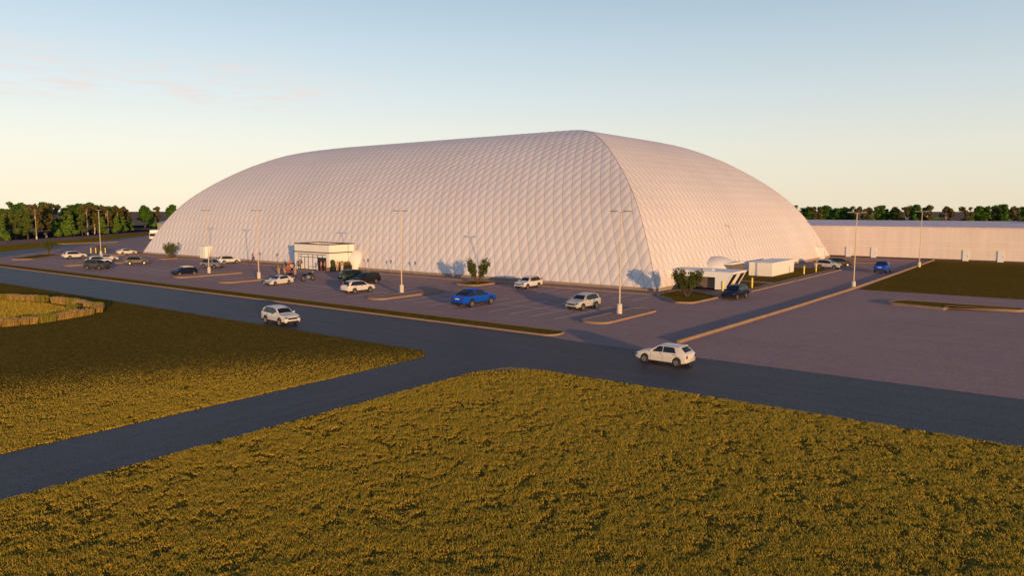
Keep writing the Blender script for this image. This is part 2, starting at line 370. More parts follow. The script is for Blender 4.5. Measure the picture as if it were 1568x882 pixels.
dd = np.linspace(0, 40.2, 2000); zz = pchip(PD, PZ, dd)
arc = np.concatenate([[0], np.cumsum(np.hypot(np.diff(dd), np.diff(zz)))])
def dome_face(length, cw, ch, sub, amp):
    """one sloped face in (s, depth, z); s runs along the base from 0 to length"""
    T = arc[-1]; nt_ = int(T/ch*sub); ts = np.linspace(0, T, nt_+1); d = np.interp(ts, arc, dd); z = np.interp(ts, arc, zz)
    dz = np.gradient(z, ts); ddp = np.gradient(d, ts)                     # tangent; outward normal = (-dz, ddp) in (d, z)
    ns = int(round(length/cw))*sub; s0 = np.linspace(0, length, ns+1)
    S = np.clip(s0[None, :], d[:, None], length-d[:, None]); Tm = np.repeat(ts[:, None], ns+1, 1)
    ncell = round(length/cw); uu = S/length*ncell; vv = Tm/ch; a = uu+vv; b = uu-vv
    edge = np.minimum(S-d[:, None], length-d[:, None]-S)
    fade = np.clip(edge/.5, 0, 1)*np.clip(Tm/.4, 0, 1)*np.clip((T-Tm)/2, 0, 1)
    disp = amp*(np.abs(np.sin(PI*a)*np.sin(PI*b)))**.6*fade
    Dp = d[:, None]-dz[:, None]*disp; Z = z[:, None]+ddp[:, None]*disp
    idx = np.arange((nt_+1)*(ns+1)).reshape(nt_+1, ns+1)
    q = np.stack([idx[:-1, :-1], idx[:-1, 1:], idx[1:, 1:], idx[1:, :-1]], -1).reshape(-1, 4)
    wide = ((S[:-1, 1:]-S[:-1, :-1]) > 1e-5).reshape(-1)
    q = q[wide]
    return S.reshape(-1), Dp.reshape(-1), Z.reshape(-1), q, a.reshape(-1), b.reshape(-1)
def dome_mesh():
    Vs = []; Qs = []; UV = []; n = 0
    for side, sub in (('front', 8), ('right', 8), ('back', 3), ('left', 3)):
        ln = DL if side in ('front', 'back') else DW
        S, D, Z, q, a, b = dome_face(ln, 1.55, 3.55, sub, .105)
        if side == 'front': X, Y = S-DL, D
        if side == 'back': X, Y = -S, DW-D
        if side == 'right': X, Y = -D, S
        if side == 'left': X, Y = -DL+D, DW-S
        Vs.append(np.stack([X, Y, Z], 1)); Qs.append(q+n); UV.append(np.stack([a, b], 1)); n += len(X)
    V = np.concatenate(Vs); Q = np.concatenate(Qs); UV = np.concatenate(UV)
    me = bpy.data.meshes.new('membrane'); me.vertices.add(len(V)); me.vertices.foreach_set('co', V.astype(np.float32).ravel())
    me.loops.add(len(Q)*4); me.loops.foreach_set('vertex_index', Q.astype(np.int32).ravel())
    me.polygons.add(len(Q)); me.polygons.foreach_set('loop_start', np.arange(0, len(Q)*4, 4, dtype=np.int32)); me.polygons.foreach_set('use_smooth', np.ones(len(Q), bool))
    ul = me.uv_layers.new(name='cells'); ul.data.foreach_set('uv', UV[Q.ravel()].astype(np.float32).ravel())
    me.update(calc_edges=True); me.validate(); return me
def dome_mat():
    m = mat('dome_fabric', (.80, .77, .75), .55); nt = m.node_tree; N = nt.nodes; L = nt.links; b = N['Principled BSDF']
    uv = N.new('ShaderNodeUVMap'); uv.uv_map = 'cells'; sp = N.new('ShaderNodeSeparateXYZ'); L.new(uv.outputs[0], sp.inputs[0])
    def mth(op, a, bb=None):
        n = N.new('ShaderNodeMath'); n.operation = op
        for i, v in enumerate((a, bb)):
            if v is None: continue
            if isinstance(v, (int, float)): n.inputs[i].default_value = v
            else: L.new(v, n.inputs[i])
        return n.outputs[0]
    def dist(o):
        f = mth('FRACT', o); return mth('MINIMUM', f, mth('SUBTRACT', 1.0, f))
    dmin = mth('MINIMUM', dist(sp.outputs[0]), dist(sp.outputs[1]))
    cable = mth('LESS_THAN', dmin, .030)
    tcn = N.new('ShaderNodeTexCoord'); nz = N.new('ShaderNodeTexNoise'); nz.inputs['Scale'].default_value = .08; nz.inputs['Detail'].default_value = 5; L.new(tcn.outputs['Object'], nz.inputs['Vector'])
    mr = N.new('ShaderNodeMapRange'); mr.inputs[1].default_value = .3; mr.inputs[2].default_value = .7; mr.inputs[3].default_value = .93; mr.inputs[4].default_value = 1.03; L.new(nz.outputs[0], mr.inputs[0])
    vm = N.new('ShaderNodeVectorMath'); vm.operation = 'MULTIPLY'; vm.inputs[0].default_value = (.80, .738, .715); L.new(mr.outputs[0], vm.inputs[1])
    mx = N.new('ShaderNodeMix'); mx.data_type = 'RGBA'; L.new(cable, mx.inputs[0]); L.new(vm.outputs[0], mx.inputs[6]); mx.inputs[7].default_value = (.50, .42, .37, 1)
    L.new(mx.outputs[2], b.inputs['Base Color']); return m
dome = thing('air_dome', 'huge quilted white air dome with cable net and creased corners', 'air dome', (0, 0, 0))
me = dome_mesh(); me.materials.append(dome_mat()); link('membrane', me, dome)
pl = MB(); o_, i_ = .06, .5
pl.box(-DL-.05, .05, -.05, .55, -.02, .45); pl.box(-DL-.05, .05, DW-.55, DW+.05, -.02, .45); pl.box(-.55, .051, .551, DW-.551, -.02, .45); pl.box(-DL-.051, -DL+.55, .551, DW-.551, -.02, .45)
pl.build('plinth', M['plinth'], dome)
def exit_porch(x, y, rz, lab):
    p = MB(); p.box(-1.0, 1.0, -.55, 1.2, .0, 2.35).box(-1.05, 1.05, -.6, 1.25, 2.352, 2.42)
    o = p.build('exit_porch', M['whitep'], dome, loc=(x, y, .1), rotz=rz)
    d = MB().box(-.5, .5, -.60, -.553, .03, 2.12, .01).build('door', M['signwhite'], o)
    return o
exit_porch(-100.2, 0.0, 0, '')
exit_porch(.0, 73.4, PI/2, '')
hd = MB(); hd.ell((-55.2, 1.0, .12), (1.75, 1.9, 3.2), 24, 14, True); hd.build('airlock_hood', M['whitem'], dome, True)
hd = MB(); hd.ell((-.6, 20.6, .1), (3.0, 4.6, 3.2), 28, 16, True); hd.build('airlock_hood', M['whitem'], dome, True)

for sx in (0, 1):
    for sy in (0, 1):
        pts = [((-dk if sx == 0 else -DL+dk), (dk if sy == 0 else DW-dk), zk+.015) for dk, zk in zip(np.linspace(.02, 40.0, 40), pchip(PD, PZ, np.linspace(.02, 40.0, 40)))]
        MB().tube(pts, .035, 6).build('ridge_cable', M['cable'], dome, True)
MB().tube([(-40.1, 40.1, 24.53), (-DL+40.1, 40.1, 24.53)], .035, 6).build('ridge_cable', M['cable'], dome, True)
# ------------------------------------------------------------------ entrance pavilion
ent = thing('entrance_pavilion', 'small cream flat roofed entrance pavilion with glass front', 'entrance building', (-60, -4.6, 0))
def E_(mb, n, m, par=ent, sm=False): return mb.build(n, m, par, sm)
x0, x1, y0, y1 = -4.4, 4.6, 0, 5.2
wl = MB().box(x0, x0+.75, y0, y0+.3, 0, 2.9).box(x1-.75, x1, y0, y0+.3, 0, 2.9).box(x0+.75, x1-.75, y0, y0+.3, 2.62, 2.9)
wl.box(x0, x0+.3, y0+.3, y1, 0, 2.9).box(x1-.3, x1, y0+.3, y1, 0, 2.9).box(x0, x1, y0, y0+.3, 2.9, 4.2).box(x0, x1, y1-.3, y1, 2.9, 4.2).box(x0, x0+.3, y0+.3, y1-.3, 2.9, 4.2).box(x1-.3, x1, y0+.3, y1-.3, 2.9, 4.2)
wall_ = E_(wl, 'wall', M['stucco'])
E_(MB().box(x0+.3, x1-.3, y0+.3, y1-.3, 3.9, 4.0), 'roof', M['factband'])
cp = MB(); e = .06
cp.box(x0-e, x1+e, y0-e, y0+.36, 4.2, 4.36).box(x0-e, x1+e, y1-.36, y1+e, 4.2, 4.36).box(x0-e, x0+.36, y0+.36, y1-.36, 4.2, 4.36).box(x1-.36, x1+e, y0+.36, y1-.36, 4.2, 4.36)
E_(cp, 'coping', M['bronze'])
E_(MB().box(x0-.08, x1+.08, y0-.08, y0-.003, 2.86, 3.02).box(x1+.003, x1+.08, y0-.003, y1, 2.86, 3.02).box(x0-.08, x0-.003, y0-.003, y1, 2.86, 3.02), 'trim_band', M['bronze'])
E_(MB().box(x1-.76, x1+.05, y0-.05, y0-.003, 0, .62).box(x1+.003, x1+.05, y0-.003, y0+1.2, 0, .62), 'stone_base', M['stone'])
# storefront: frame with mullions, panes, two door leaves
gx0, gx1 = x0+.75, x1-.75; mull = [gx0+.04, gx0+.85, gx0+2.75, gx0+3.95, gx0+5.2, gx0+6.45, gx1-.04]
fr = MB()
for i, m_ in enumerate(mull): fr.box(m_-.05, m_+.05, y0+.06, y0+.18, 0.02, 2.62)
for a, b in zip(mull[:-1], mull[1:]):
    fr.box(a+.05, b-.05, y0+.07, y0+.17, 2.52, 2.61).box(a+.05, b-.05, y0+.07, y0+.17, 2.06, 2.14).box(a+.05, b-.05, y0+.07, y0+.17, .03, .12)
    if b-a < 1.5 and a != mull[4]: fr.box(a+.05, b-.05, y0+.07, y0+.17, .5, .56)
sf = E_(fr, 'storefront_frame', M['black'])
for i, (a, b) in enumerate(zip(mull[:-1], mull[1:])):
    door = i in (1, 4)
    for z0_, z1_ in (((.12, 2.06), (2.14, 2.52))):
        dark = (i >= 4 and z1_ < 2.2)
        MB().box(a+.05, b-.05, y0+.10, y0+.13, z0_, z1_).build('pane', M['pane_dark'] if dark else M['pane_pale'], sf)
    if door:
        mid = (a+b)/2; n_ = 2 if i == 1 else 1
        dr = MB().box(mid-.05, mid+.05, y0+.05, y0+.14, .05, 2.06)
        d_ = dr.build('door_leaf', M['black'], ent)
        MB().tube([(mid+.12, y0+.0, .8), (mid+.12, y0+.0, 1.35)], .025).build('handle', M['chrome'], d_)
# planters beside the pavilion
def leaves(n, centers, radii, size, zsq=1.0, up=0.0, rnd=None, outward=.95):
    """n leaf quads scattered through ellipsoid clumps"""
    r_ = rnd or rng; C_ = np.array(centers, float); Rr = np.array(radii, float)
    wts = Rr[:, 0]*Rr[:, 1]*Rr[:, 2] if Rr.ndim > 1 else Rr**3
    if Rr.ndim == 1: Rr = np.stack([Rr, Rr, Rr*zsq], 1)
    k = r_.choice(len(C_), n, p=wts/wts.sum())
    dv = r_.normal(size=(n, 3)); dv /= np.linalg.norm(dv, axis=1)[:, None]
    rad = r_.random(n)**.42
    p = C_[k]+dv*rad[:, None]*Rr[k]
    nr = dv*outward+r_.normal(size=(n, 3))*.55; nr[:, 2] += up; nr /= np.linalg.norm(nr, axis=1)[:, None]
    t = np.cross(nr, r_.normal(size=(n, 3))); t /= np.linalg.norm(t, axis=1)[:, None]; b = np.cross(nr, t)
    s = size*(.6+.8*r_.random(n))[:, None]
    V = np.stack([p-t*s*.5-b*s*.25, p+t*s*.1-b*s*.5, p+t*s*.55+b*s*.1, p-t*s*.1+b*s*.5], 1).reshape(-1, 3)
    F = np.arange(n*4).reshape(n, 4); return V, F
def np_mesh(name, V, F, m):
    me = bpy.data.meshes.new(name); k = F.shape[1]; me.vertices.add(len(V)); me.vertices.foreach_set('co', V.astype(np.float32).ravel())
    me.loops.add(F.size); me.loops.foreach_set('vertex_index', F.astype(np.int32).ravel()); me.polygons.add(len(F))
    me.polygons.foreach_set('loop_start', np.arange(0, F.size, k, dtype=np.int32)); me.update(calc_edges=True); me.materials.append(m); return me
def planter(x, y, lx, ly, h, label, leafm, bushes, lr):
    t = thing('planter', label, 'planter', (x, y, 0), 0)
    b_ = MB().box(-lx/2, lx/2, -ly/2, ly/2, 0, h, .02); b_.build('box', M['black'], t)
    V, F = leaves(500, [(bx, by, h+bz) for bx, by, bz in bushes], [lr]*len(bushes), .16)
    link('bush', np_mesh('bush', V, F, leafm), t)
planter(-54.85, -4.35, .7, .7, .75, 'black planter with a tall dark bush against the pavilion side wall', M['leafS'], [(0, 0, .3), (0, 0, .6), (0, 0, .85)], .34)
planter(-54.6, -2.2, .7, 2.6, .85, 'black trough planter with yellow green bushes beside the pavilion', M['leafY'], [(0, -.9, .22), (0, -.3, .25), (0, .3, .24), (0, .9, .22)], .42)

# ------------------------------------------------------------------ plant unit with sloped louvred end, glass vestibule, plant room box
un = thing('loading_unit', 'white sloped loading unit with two black slots by the dome corner', 'loading unit', (2, 5.2, 0))
# overhanging end wall (leans outward towards +x) with two slots
def lean(z): return 4.15+.55*z
def slab(y0, y1, z0, z1, th=.12): return [(lean(z)-th*k, y, z) for k in (0, 1) for z in (z0, z1) for y in (y0, y1)]
SF = [(0, 1, 3, 2), (4, 6, 7, 5), (0, 4, 5, 1), (2, 3, 7, 6), (0, 2, 6, 4), (1, 5, 7, 3)]
ew = MB()
for a, b in ((0, .40), (1.75, 2.95), (4.35, 4.7)): ew.add(slab(a, b, .28, 2.3), SF)
for a, b in ((.40, 1.75), (2.95, 4.35)): ew.add(slab(a, b, .28, .45), SF).add(slab(a, b, 2.12, 2.3), SF)
ew.add([(3.2, 0, 0.25), (lean(.25)-.1, 0, .25), (lean(2.3)-.1, 0, 2.3), (3.2, 0, 2.3), (3.2, .12, .25), (lean(.25)-.1, .12, .25), (lean(2.3)-.1, .12, 2.3), (3.2, .12, 2.3)], [(0, 1, 2, 3), (7, 6, 5, 4), (0, 4, 5, 1), (1, 5, 6, 2), (2, 6, 7, 3), (3, 7, 4, 0)])
ew.build('end_wall', M['whitep'], un)
for a, b in ((.40, 1.75), (2.95, 4.35)):
    sl_ = MB().add([(x_-.015, y_, z_) for x_, y_, z_ in slab(a, b, .45, 2.12, .04)], SF); so_ = sl_.build('slot_louvre', M['black'], un)
rf_ = MB(); rf_.prism([(-3.6, -.02), (3.2, -.02), (lean(2.35), -.02), (lean(2.35), 4.72), (-3.6, 4.72)], 2.305, 2.42)
rf_.build('roof', M['whitep'], un)
MB().box(-3.6, 3.19, -.02, .14, 1.72, 2.30).build('fascia', M['whitep'], un)
MB().box(-3.4, 3.0, .75, 4.3, .30, 2.30).build('body', M['brownwall'], un)
for xs_ in (2.3, -3): MB().box(xs_, xs_+.6, .85, 3.5, 0, .298).build('support', M['clad'], un)
hd = MB().add([(1.0, .6, 2.423), (2.6, .6, 2.423), (2.6, 1.7, 2.423), (1.0, 1.7, 2.423), (1.2, 1.0, 2.62), (2.4, 1.0, 2.62), (2.4, 1.6, 2.62), (1.2, 1.6, 2.62)], [(0, 1, 5, 4), (1, 2, 6, 5), (2, 3, 7, 6), (3, 0, 4, 7), (4, 5, 6, 7)])
hd.build('roof_hatch', M['whitep'], un)

vs = thing('glass_vestibule', 'low brown and glass vestibule under the dome hood behind the loading unit', 'vestibule', (1.3, 20.9, 0))
MB().box(-1.9, 1.0, -2.5, 2.5, 2.3, 2.5).build('roof', M['whitep'], vs)
for q_ in ((.86, .98, -2.45, -2.25), (.86, .98, 2.25, 2.45), (-.2, -.05, -2.45, -2.3)): MB().box(*q_, .1, 2.298).build('post', M['brownwall'], vs)
MB().box(-1.8, .84, -2.42, -2.36, .1, 2.28).build('side_pane', M['greyglass'], vs)
d_ = MB().box(.88, .93, -2.24, 2.24, .1, 2.28).build('door', M['brownwall'], vs)
MB().box(.935, .99, -.35, -.31, .9, 1.3).build('handle', M['chrome'], d_)

wb = thing('plant_room', 'plain white box shaped plant room on the lawn beside the dome', 'plant room', (3.05, 33.5, 0))
MB().box(-1.75, 1.75, -5.3, 5.3, .09, 2.02, .02).build('wall', M['whitep'], wb)
MB().box(-1.8, 1.8, -5.35, 5.35, 2.022, 2.10, .02).build('roof', M['whitep'], wb)

# ------------------------------------------------------------------ factory on the right, barn on the left
fb = thing('factory_building', 'long cream factory with flat lilac grey roof behind the drive', 'factory', (25, 83.4, 0))
MB().box(-75, 60, 0, 44, 0, 6.3).build('wall', M['factory'], fb)
MB().add([(-75.2, -.15, 6.302), (60.2, -.15, 6.302), (60.2, 44.2, 6.9), (-75.2, 44.2, 6.9), (-75.2, -.15, 6.50), (60.2, -.15, 6.50), (60.2, 44.2, 7.15), (-75.2, 44.2, 7.15)], [(3, 2, 1, 0), (4, 5, 6, 7), (0, 1, 5, 4), (1, 2, 6, 5), (2, 3, 7, 6), (3, 0, 4, 7)]).build('roof', M['factroof'], fb)
MB().box(9, 60, 30, 44, 7.1, 7.6).build('raised_roof', M['factroof'], fb)
for z in (2.35, 3.75): MB().box(-75, 60, -.06, -.003, z, z+.13).build('wall_band', M['factband'], fb)
MB().box(-75, 60, -.05, -.003, .0, .35).build('base_course', M['bronze'], fb)
for x in (-22.1, -17.3, -1.2, 4.4):
    d_ = MB().box(x-.5, x+.5, -.16, -.055, .1, 2.2, .01).build('door', M['signwhite'], fb)
    MB().box(x+.32, x+.40, -.20, -.161, .95, 1.15).build('handle', M['chrome'], d_)
bn = thing('distant_barn', 'sage green barn with pale blue roof half hidden behind the dome', 'barn', (-262, 73, 0), R(20))
MB().box(0, 34, 0, 24, 0, 4.2).build('wall', M['barn'], bn)
MB().add([(-.4, -.4, 4.2), (34.4, -.4, 4.2), (34.4, 24.4, 4.2), (-.4, 24.4, 4.2), (-.4, 12, 6.3), (34.4, 12, 6.3)], [(0, 1, 5, 4), (2, 3, 4, 5), (0, 4, 3), (1, 2, 5), (3, 2, 1, 0)]).build('roof', M['barnroof'], bn)
MB().box(3, 20, 16, 23, 4.3, 6.9).build('rooftop_unit', M['whitep'], bn)

# ------------------------------------------------------------------ lamp posts, bollards, signs, dumpster
def lamp_proto():
    t = thing('lamp_post', '', 'lamp post', group='twin headed lamp posts around the car park')
    b = MB().tube([(0, 0, 0), (0, 0, .86), (0, 0, .92)], [.25, .24, .20], 16); b.build('concrete_base', M['base'], t, True)
    MB().box(-.16, .16, -.16, .16, .921, .95).build('base_plate', M['steel'], t)
    MB().tube([(0, 0, .951), (0, 0, 9.55)], [.075, .05], 10).build('pole', M['pole'], t, True)
    for s in (-1, 1):
        a = MB().tube([(0, 0, 9.5), (s*.25, 0, 9.58), (s*.42, 0, 9.60)], [.035, .03, .03], 8).build('arm', M['pole'], t, True)
        h = MB().box(min(s*.40, s*1.12), max(s*.40, s*1.12), -.16, .16, 9.57, 9.67, .03)
        ho = h.build('lamp_head', M['head'], t)
        MB().box(min(s*.5, s*1.05), max(s*.5, s*1.05), -.12, .12, 9.552, 9.568).build('lens', M['lens'], ho)
    return t
lp0 = lamp_proto()
lamps = [(5.9, -19.9, .2, 'lamp post on the kerbed island right of the silver grey SUV, nearest the camera'),
 (-23.2, -19.9, .2, 'lamp post on the kerbed island between the parked white SUV and the blue pickup'),
 (-51.9, -19.9, .2, 'lamp post on the kerbed island just left of the white saloon by the motorcycles'),
 (-66.0, -19.2, .2, 'lamp post in front of the grey SUV, above the small navy hatchback'),
 (-123.6, -9.9, .2, 'lamp post beside the black dumpster and yellow bollards at the far left'),
 (17.95, 18.9, .0, 'lamp post at the near corner of the right hand lawn beside the drive kerb'),
 (18.95, 62.7, .0, 'lamp post far along the drive kerb in front of the factory'),
 (-235.5, 18.5, .0, 'distant lamp post before the left tree belt, leftmost of three among the trunks'),
 (-265, 47, .0, 'distant lamp post before the left tree belt, middle of three among the trunks'),
 (-279, 61, .0, 'distant lamp post before the left tree belt, rightmost of three among the trunks')]
for i, (x, y, z, lab) in enumerate(lamps):
    o = lp0 if i == 0 else copy_tree(lp0)
    o.location = (x, y, z-.01); o['label'] = lab; o.rotation_euler = (0, 0, R(0 if i not in (5, 6) else 8))
def bollard_proto():
    t = thing('bollard', '', 'bollard', group='yellow safety bollards')
    MB().tube([(0, 0, 0), (0, 0, .92), (0, 0, .98), (0, 0, 1.0)], [.09, .09, .06, .02], 12).build('post', M['yellow'], t, True)
    MB().tube([(0, 0, 0), (0, 0, .03)], [.15, .15], 12).build('collar', M['clad'], t); return t
bp0 = bollard_proto()
for i, (x, y, z, lab) in enumerate([(-136.6, -6.4, 0, 'tall yellow bollard furthest left of the black dumpster'), (-136.0, -5.6, 0, 'tall yellow bollard touching the left end of the black dumpster'), (-134.5, -4.2, 0, 'tall yellow bollard at the right end of the black dumpster'),
        (7.8, 10.9, .08, 'yellow bollard on the lawn edge behind the navy SUV'), (7.45, 34.9, .08, 'yellow bollard before the far end of the white plant room'), (7.7, 40.6, .08, 'yellow bollard furthest along the yard walk, beyond the plant room'),
        (6.2, 5.2, .0, 'yellow bollard at the low edge of the sloped loading unit'), (7.3, 5.6, .0, 'yellow bollard right in front of the loading unit beside the navy SUV')]):
    o = bp0 if i == 0 else copy_tree(bp0); o.location = (x, y, z); o['label'] = lab
    if i < 3: o.scale = (1.3, 1.3, 1.35)
def sign_proto():
    t = thing('parking_sign', '', 'sign', group='blue accessible parking signs along the dome')
    MB().tube([(0, 0, 0), (0, 0, 2.0)], .03, 8).build('post', M['steel'], t, True)
    p = MB().box(-.16, .16, -.05, -.032, 1.5, 2.0).build('sign_plate', M['signblue'], t)
    s = MB()   # wheelchair symbol: head, body, seat, wheel ring
    s.tube([(0, -.051, 1.9), (0, -.055, 1.9)], .03, 10); s.box(-.018, .012, -.056, -.051, 1.75, 1.86); s.box(-.012, .07, -.0565, -.0515, 1.72, 1.748); s.box(.055, .08, -.056, -.051, 1.63, 1.718)
    for k in range(10):
        a0 = R(120+k*24); a1 = R(120+(k+1)*24)
        s.tube([(-.0+.075*math.cos(a0), -.053, 1.67+.075*math.sin(a0)), (.075*math.cos(a1), -.053, 1.67+.075*math.sin(a1))], .01, 4)
    s.build('wheelchair_symbol', M['signwhite'], p); return t
sg0 = sign_proto()
for i, (x, lab) in enumerate([(-79.3, 'blue parking sign on a thin post just right of the person in red'), (-73.9, 'blue parking sign on a thin post left of the pavilion shadow'), (-50.0, 'blue parking sign on a thin post nearest the pavilion on its right'), (-44.7, 'blue parking sign on a thin post just left of the tall lamp post'), (-39.45, 'blue parking sign on a thin post just right of the tall lamp post')]):
    o = sg0 if i == 0 else copy_tree(sg0); o.location = (x, -1.2, .1); o['label'] = lab
ds = thing('dumpster', 'black dumpster behind three yellow bollards at the far left', 'dumpster', (-137.2, -4.0, 0), R(50))
MB().prism([(-1.0, -.7), (1.0, -.7), (1.05, .75), (-1.05, .75)], .15, 1.45).build('bin', M['dumpster'], ds)
MB().box(-1.08, 1.08, -.75, .8, 1.452, 1.54, .02).build('lid', M['clad'], ds)
MB().box(-1.15, -1.06, -.2, .2, .8, .95).box(1.06, 1.15, -.2, .2, .8, .95).build('lifting_pocket', M['dumpster'], ds)
for sx in (-.85, .85):
    for sy in (-.5, .5): MB().tube([(sx-.04, sy, .08), (sx+.04, sy, .08)], .08, 10).build('wheel', M['tyre'], ds)
# ------------------------------------------------------------------ vehicles
def interp(pts, x):
    xs = [p[0] for p in pts]; ys = [p[1] for p in pts]
    return float(np.interp(x, xs[::-1], ys[::-1]))
class Spec:
    def __init__(s, **k): s.__dict__.update(k)
def smooth_profile(pts, x, rad=.10):
    return sum(interp(pts, x+rad*k)*wt for k, wt in ((-1, .2), (-.5, .25), (0, .1), (.5, .25), (1, .2)))
SPECS = {
 'suv': Spec(L=4.55, W=1.82, wb=2.62, fo=.92, r=.355, sill=.30, clad=True, zt=[(2.3, .82), (2.14, .94), (1.9, 1.0), (1.15, 1.08), (.2, 1.05), (-1.9, 1.11), (-2.3, 1.06)],
   zr=[(2.3, .82), (2.14, .94), (1.9, 1.0), (1.15, 1.08), (.46, 1.55), (.15, 1.63), (-.5, 1.69), (-1.35, 1.66), (-1.85, 1.54), (-2.22, 1.09), (-2.3, 1.06)],
   win=[((.94, -.12), (.44, -.13)), ((-.17, -1.04), (-.18, -.99)), ((-1.10, -1.88), (-1.05, -1.48))], ws=(1.06, .50), rw=(-1.72, -2.14), rail=(.0, -1.5), spl=0),
 'wagon': Spec(L=4.75, W=1.9, wb=2.75, fo=.90, r=.37, sill=.32, clad=True, zt=[(2.4, .82), (2.25, .97), (1.3, 1.08), (.3, 1.08), (-2.0, 1.12), (-2.4, 1.05)],
   zr=[(2.4, .82), (2.25, .97), (1.3, 1.08), (.62, 1.58), (.3, 1.68), (-.5, 1.74), (-1.7, 1.70), (-2.1, 1.60), (-2.34, 1.08), (-2.4, 1.05)],
   win=[((.98, .0), (.52, -.02)), ((-.1, -1.0), (-.12, -.98)), ((-1.1, -1.98), (-1.08, -1.80))], ws=(1.2, .62), rw=(-2.02, -2.28), rail=(.2, -1.8), spl=0),
 'hatch': Spec(L=3.9, W=1.66, wb=2.48, fo=.74, r=.30, sill=.22, clad=False, zt=[(1.95, .60), (1.84, .70), (1.6, .76), (.95, .87), (.1, .88), (-1.85, .92), (-1.95, .86)],
   zr=[(1.95, .60), (1.84, .70), (1.6, .76), (.95, .87), (.26, 1.31), (.05, 1.355), (-.5, 1.375), (-1.28, 1.36), (-1.44, 1.30), (-1.86, .94), (-1.95, .86)],
   win=[((.72, -.16), (.20, -.18)), ((-.22, -1.20), (-.23, -1.03))], ws=(.86, .26), rw=(-1.47, -1.80), rail=None, spl=1),
 'saloon': Spec(L=4.6, W=1.8, wb=2.72, fo=.88, r=.32, sill=.22, clad=False, zt=[(2.3, .62), (2.18, .76), (1.2, .92), (.2, .94), (-1.3, .98), (-2.15, .98), (-2.3, .86)],
   zr=[(2.3, .62), (2.18, .76), (1.1, .92), (.3, 1.33), (0, 1.39), (-.5, 1.43), (-1.1, 1.38), (-1.35, 1.29), (-1.9, 1.0), (-2.15, .98), (-2.3, .86)],
   win=[((.80, -.12), (.28, -.14)), ((-.20, -1.25), (-.21, -1.02))], ws=(1.0, .34), rw=(-1.38, -1.82), rail=None, spl=0),
 'mini': Spec(L=3.7, W=1.68, wb=2.46, fo=.66, r=.30, sill=.24, clad=True, zt=[(1.85, .62), (1.76, .78), (1.0, .94), (.2, .95), (-1.6, .99), (-1.85, .88)],
   zr=[(1.85, .62), (1.76, .78), (.95, .94), (.50, 1.33), (.3, 1.38), (-.3, 1.41), (-1.2, 1.37), (-1.42, 1.28), (-1.72, .97), (-1.85, .88)],
   win=[((.76, -.12), (.46, -.14)), ((-.2, -1.30), (-.21, -1.15))], ws=(.86, .52), rw=(-1.42, -1.68), rail=None, spl=0, roofpatch=(.42, -1.3)),
 'pickup': Spec(L=5.2, W=1.96, wb=3.1, fo=.92, r=.39, sill=.36, clad=True, zt=[(2.6, .86), (2.48, 1.03), (1.35, 1.14), (.3, 1.14), (-2.5, 1.17), (-2.6, 1.13)],
   zr=[(2.6, .86), (2.48, 1.03), (1.35, 1.14), (.52, 1.66), (.2, 1.74), (-.2, 1.78), (-.75, 1.75), (-.95, 1.66), (-2.2, 1.20), (-2.5, 1.17), (-2.6, 1.13)],
   win=[((1.0, .16), (.52, .13)), ((.07, -.72), (.05, -.70))], ws=(1.2, .60), rw=None, rail=None, spl=0, butt=(-.86, -2.15)),
}
def section(sp, x):
    hw = sp.W/2; f = max(0, (abs(x)-.60*sp.L/2)/(.40*sp.L/2)); w = hw*(1-.11*min(f, 1)**2.2)
    xf = sp.L/2-sp.fo; xr = xf-sp.wb; zb = sp.sill+(.06 if abs(x) > .47*sp.L else 0)
    Ra = sp.r*1.13
    for xa in (xf, xr):
        if abs(x-xa) < Ra: zb = max(zb, sp.r+math.sqrt(Ra*Ra-(x-xa)**2))
    zt = smooth_profile(sp.zt, x, .06); zr = max(smooth_profile(sp.zr, x, .07), zt)
    h = zr-zt; y5 = w*.945; y6 = w*.93-.02-.27*h; y7 = y6-.10
    zm = max(zb+.02, zb+(zt-zb)*.5)
    zm = max(zm, min(.58*zt, zt-.08))
    pts = [(0, zb), (w*.90, zb), (w*.975, zb+min(.05, (zt-zb)*.2)), (w, zm), (w*.975, zt-.06*min(1, (zt-zb)*3)), (y5, zt), (y6, zt+h*.92), (y7, zr+.004), (y7*.5, zr+.026), (0, zr+.034)]
    return pts
def car_stations(sp):
    xf = sp.L/2-sp.fo; xr = xf-sp.wb; Ra = sp.r*1.13
    xs = set(np.linspace(-sp.L/2, sp.L/2, 40).round(4))
    for xa in (xf, xr):
        for k in range(13): xs.add(round(xa-Ra*math.cos(PI*k/12), 4))
        xs.add(round(xa-Ra-.004, 4)); xs.add(round(xa+Ra+.004, 4))
    return sorted(xs)
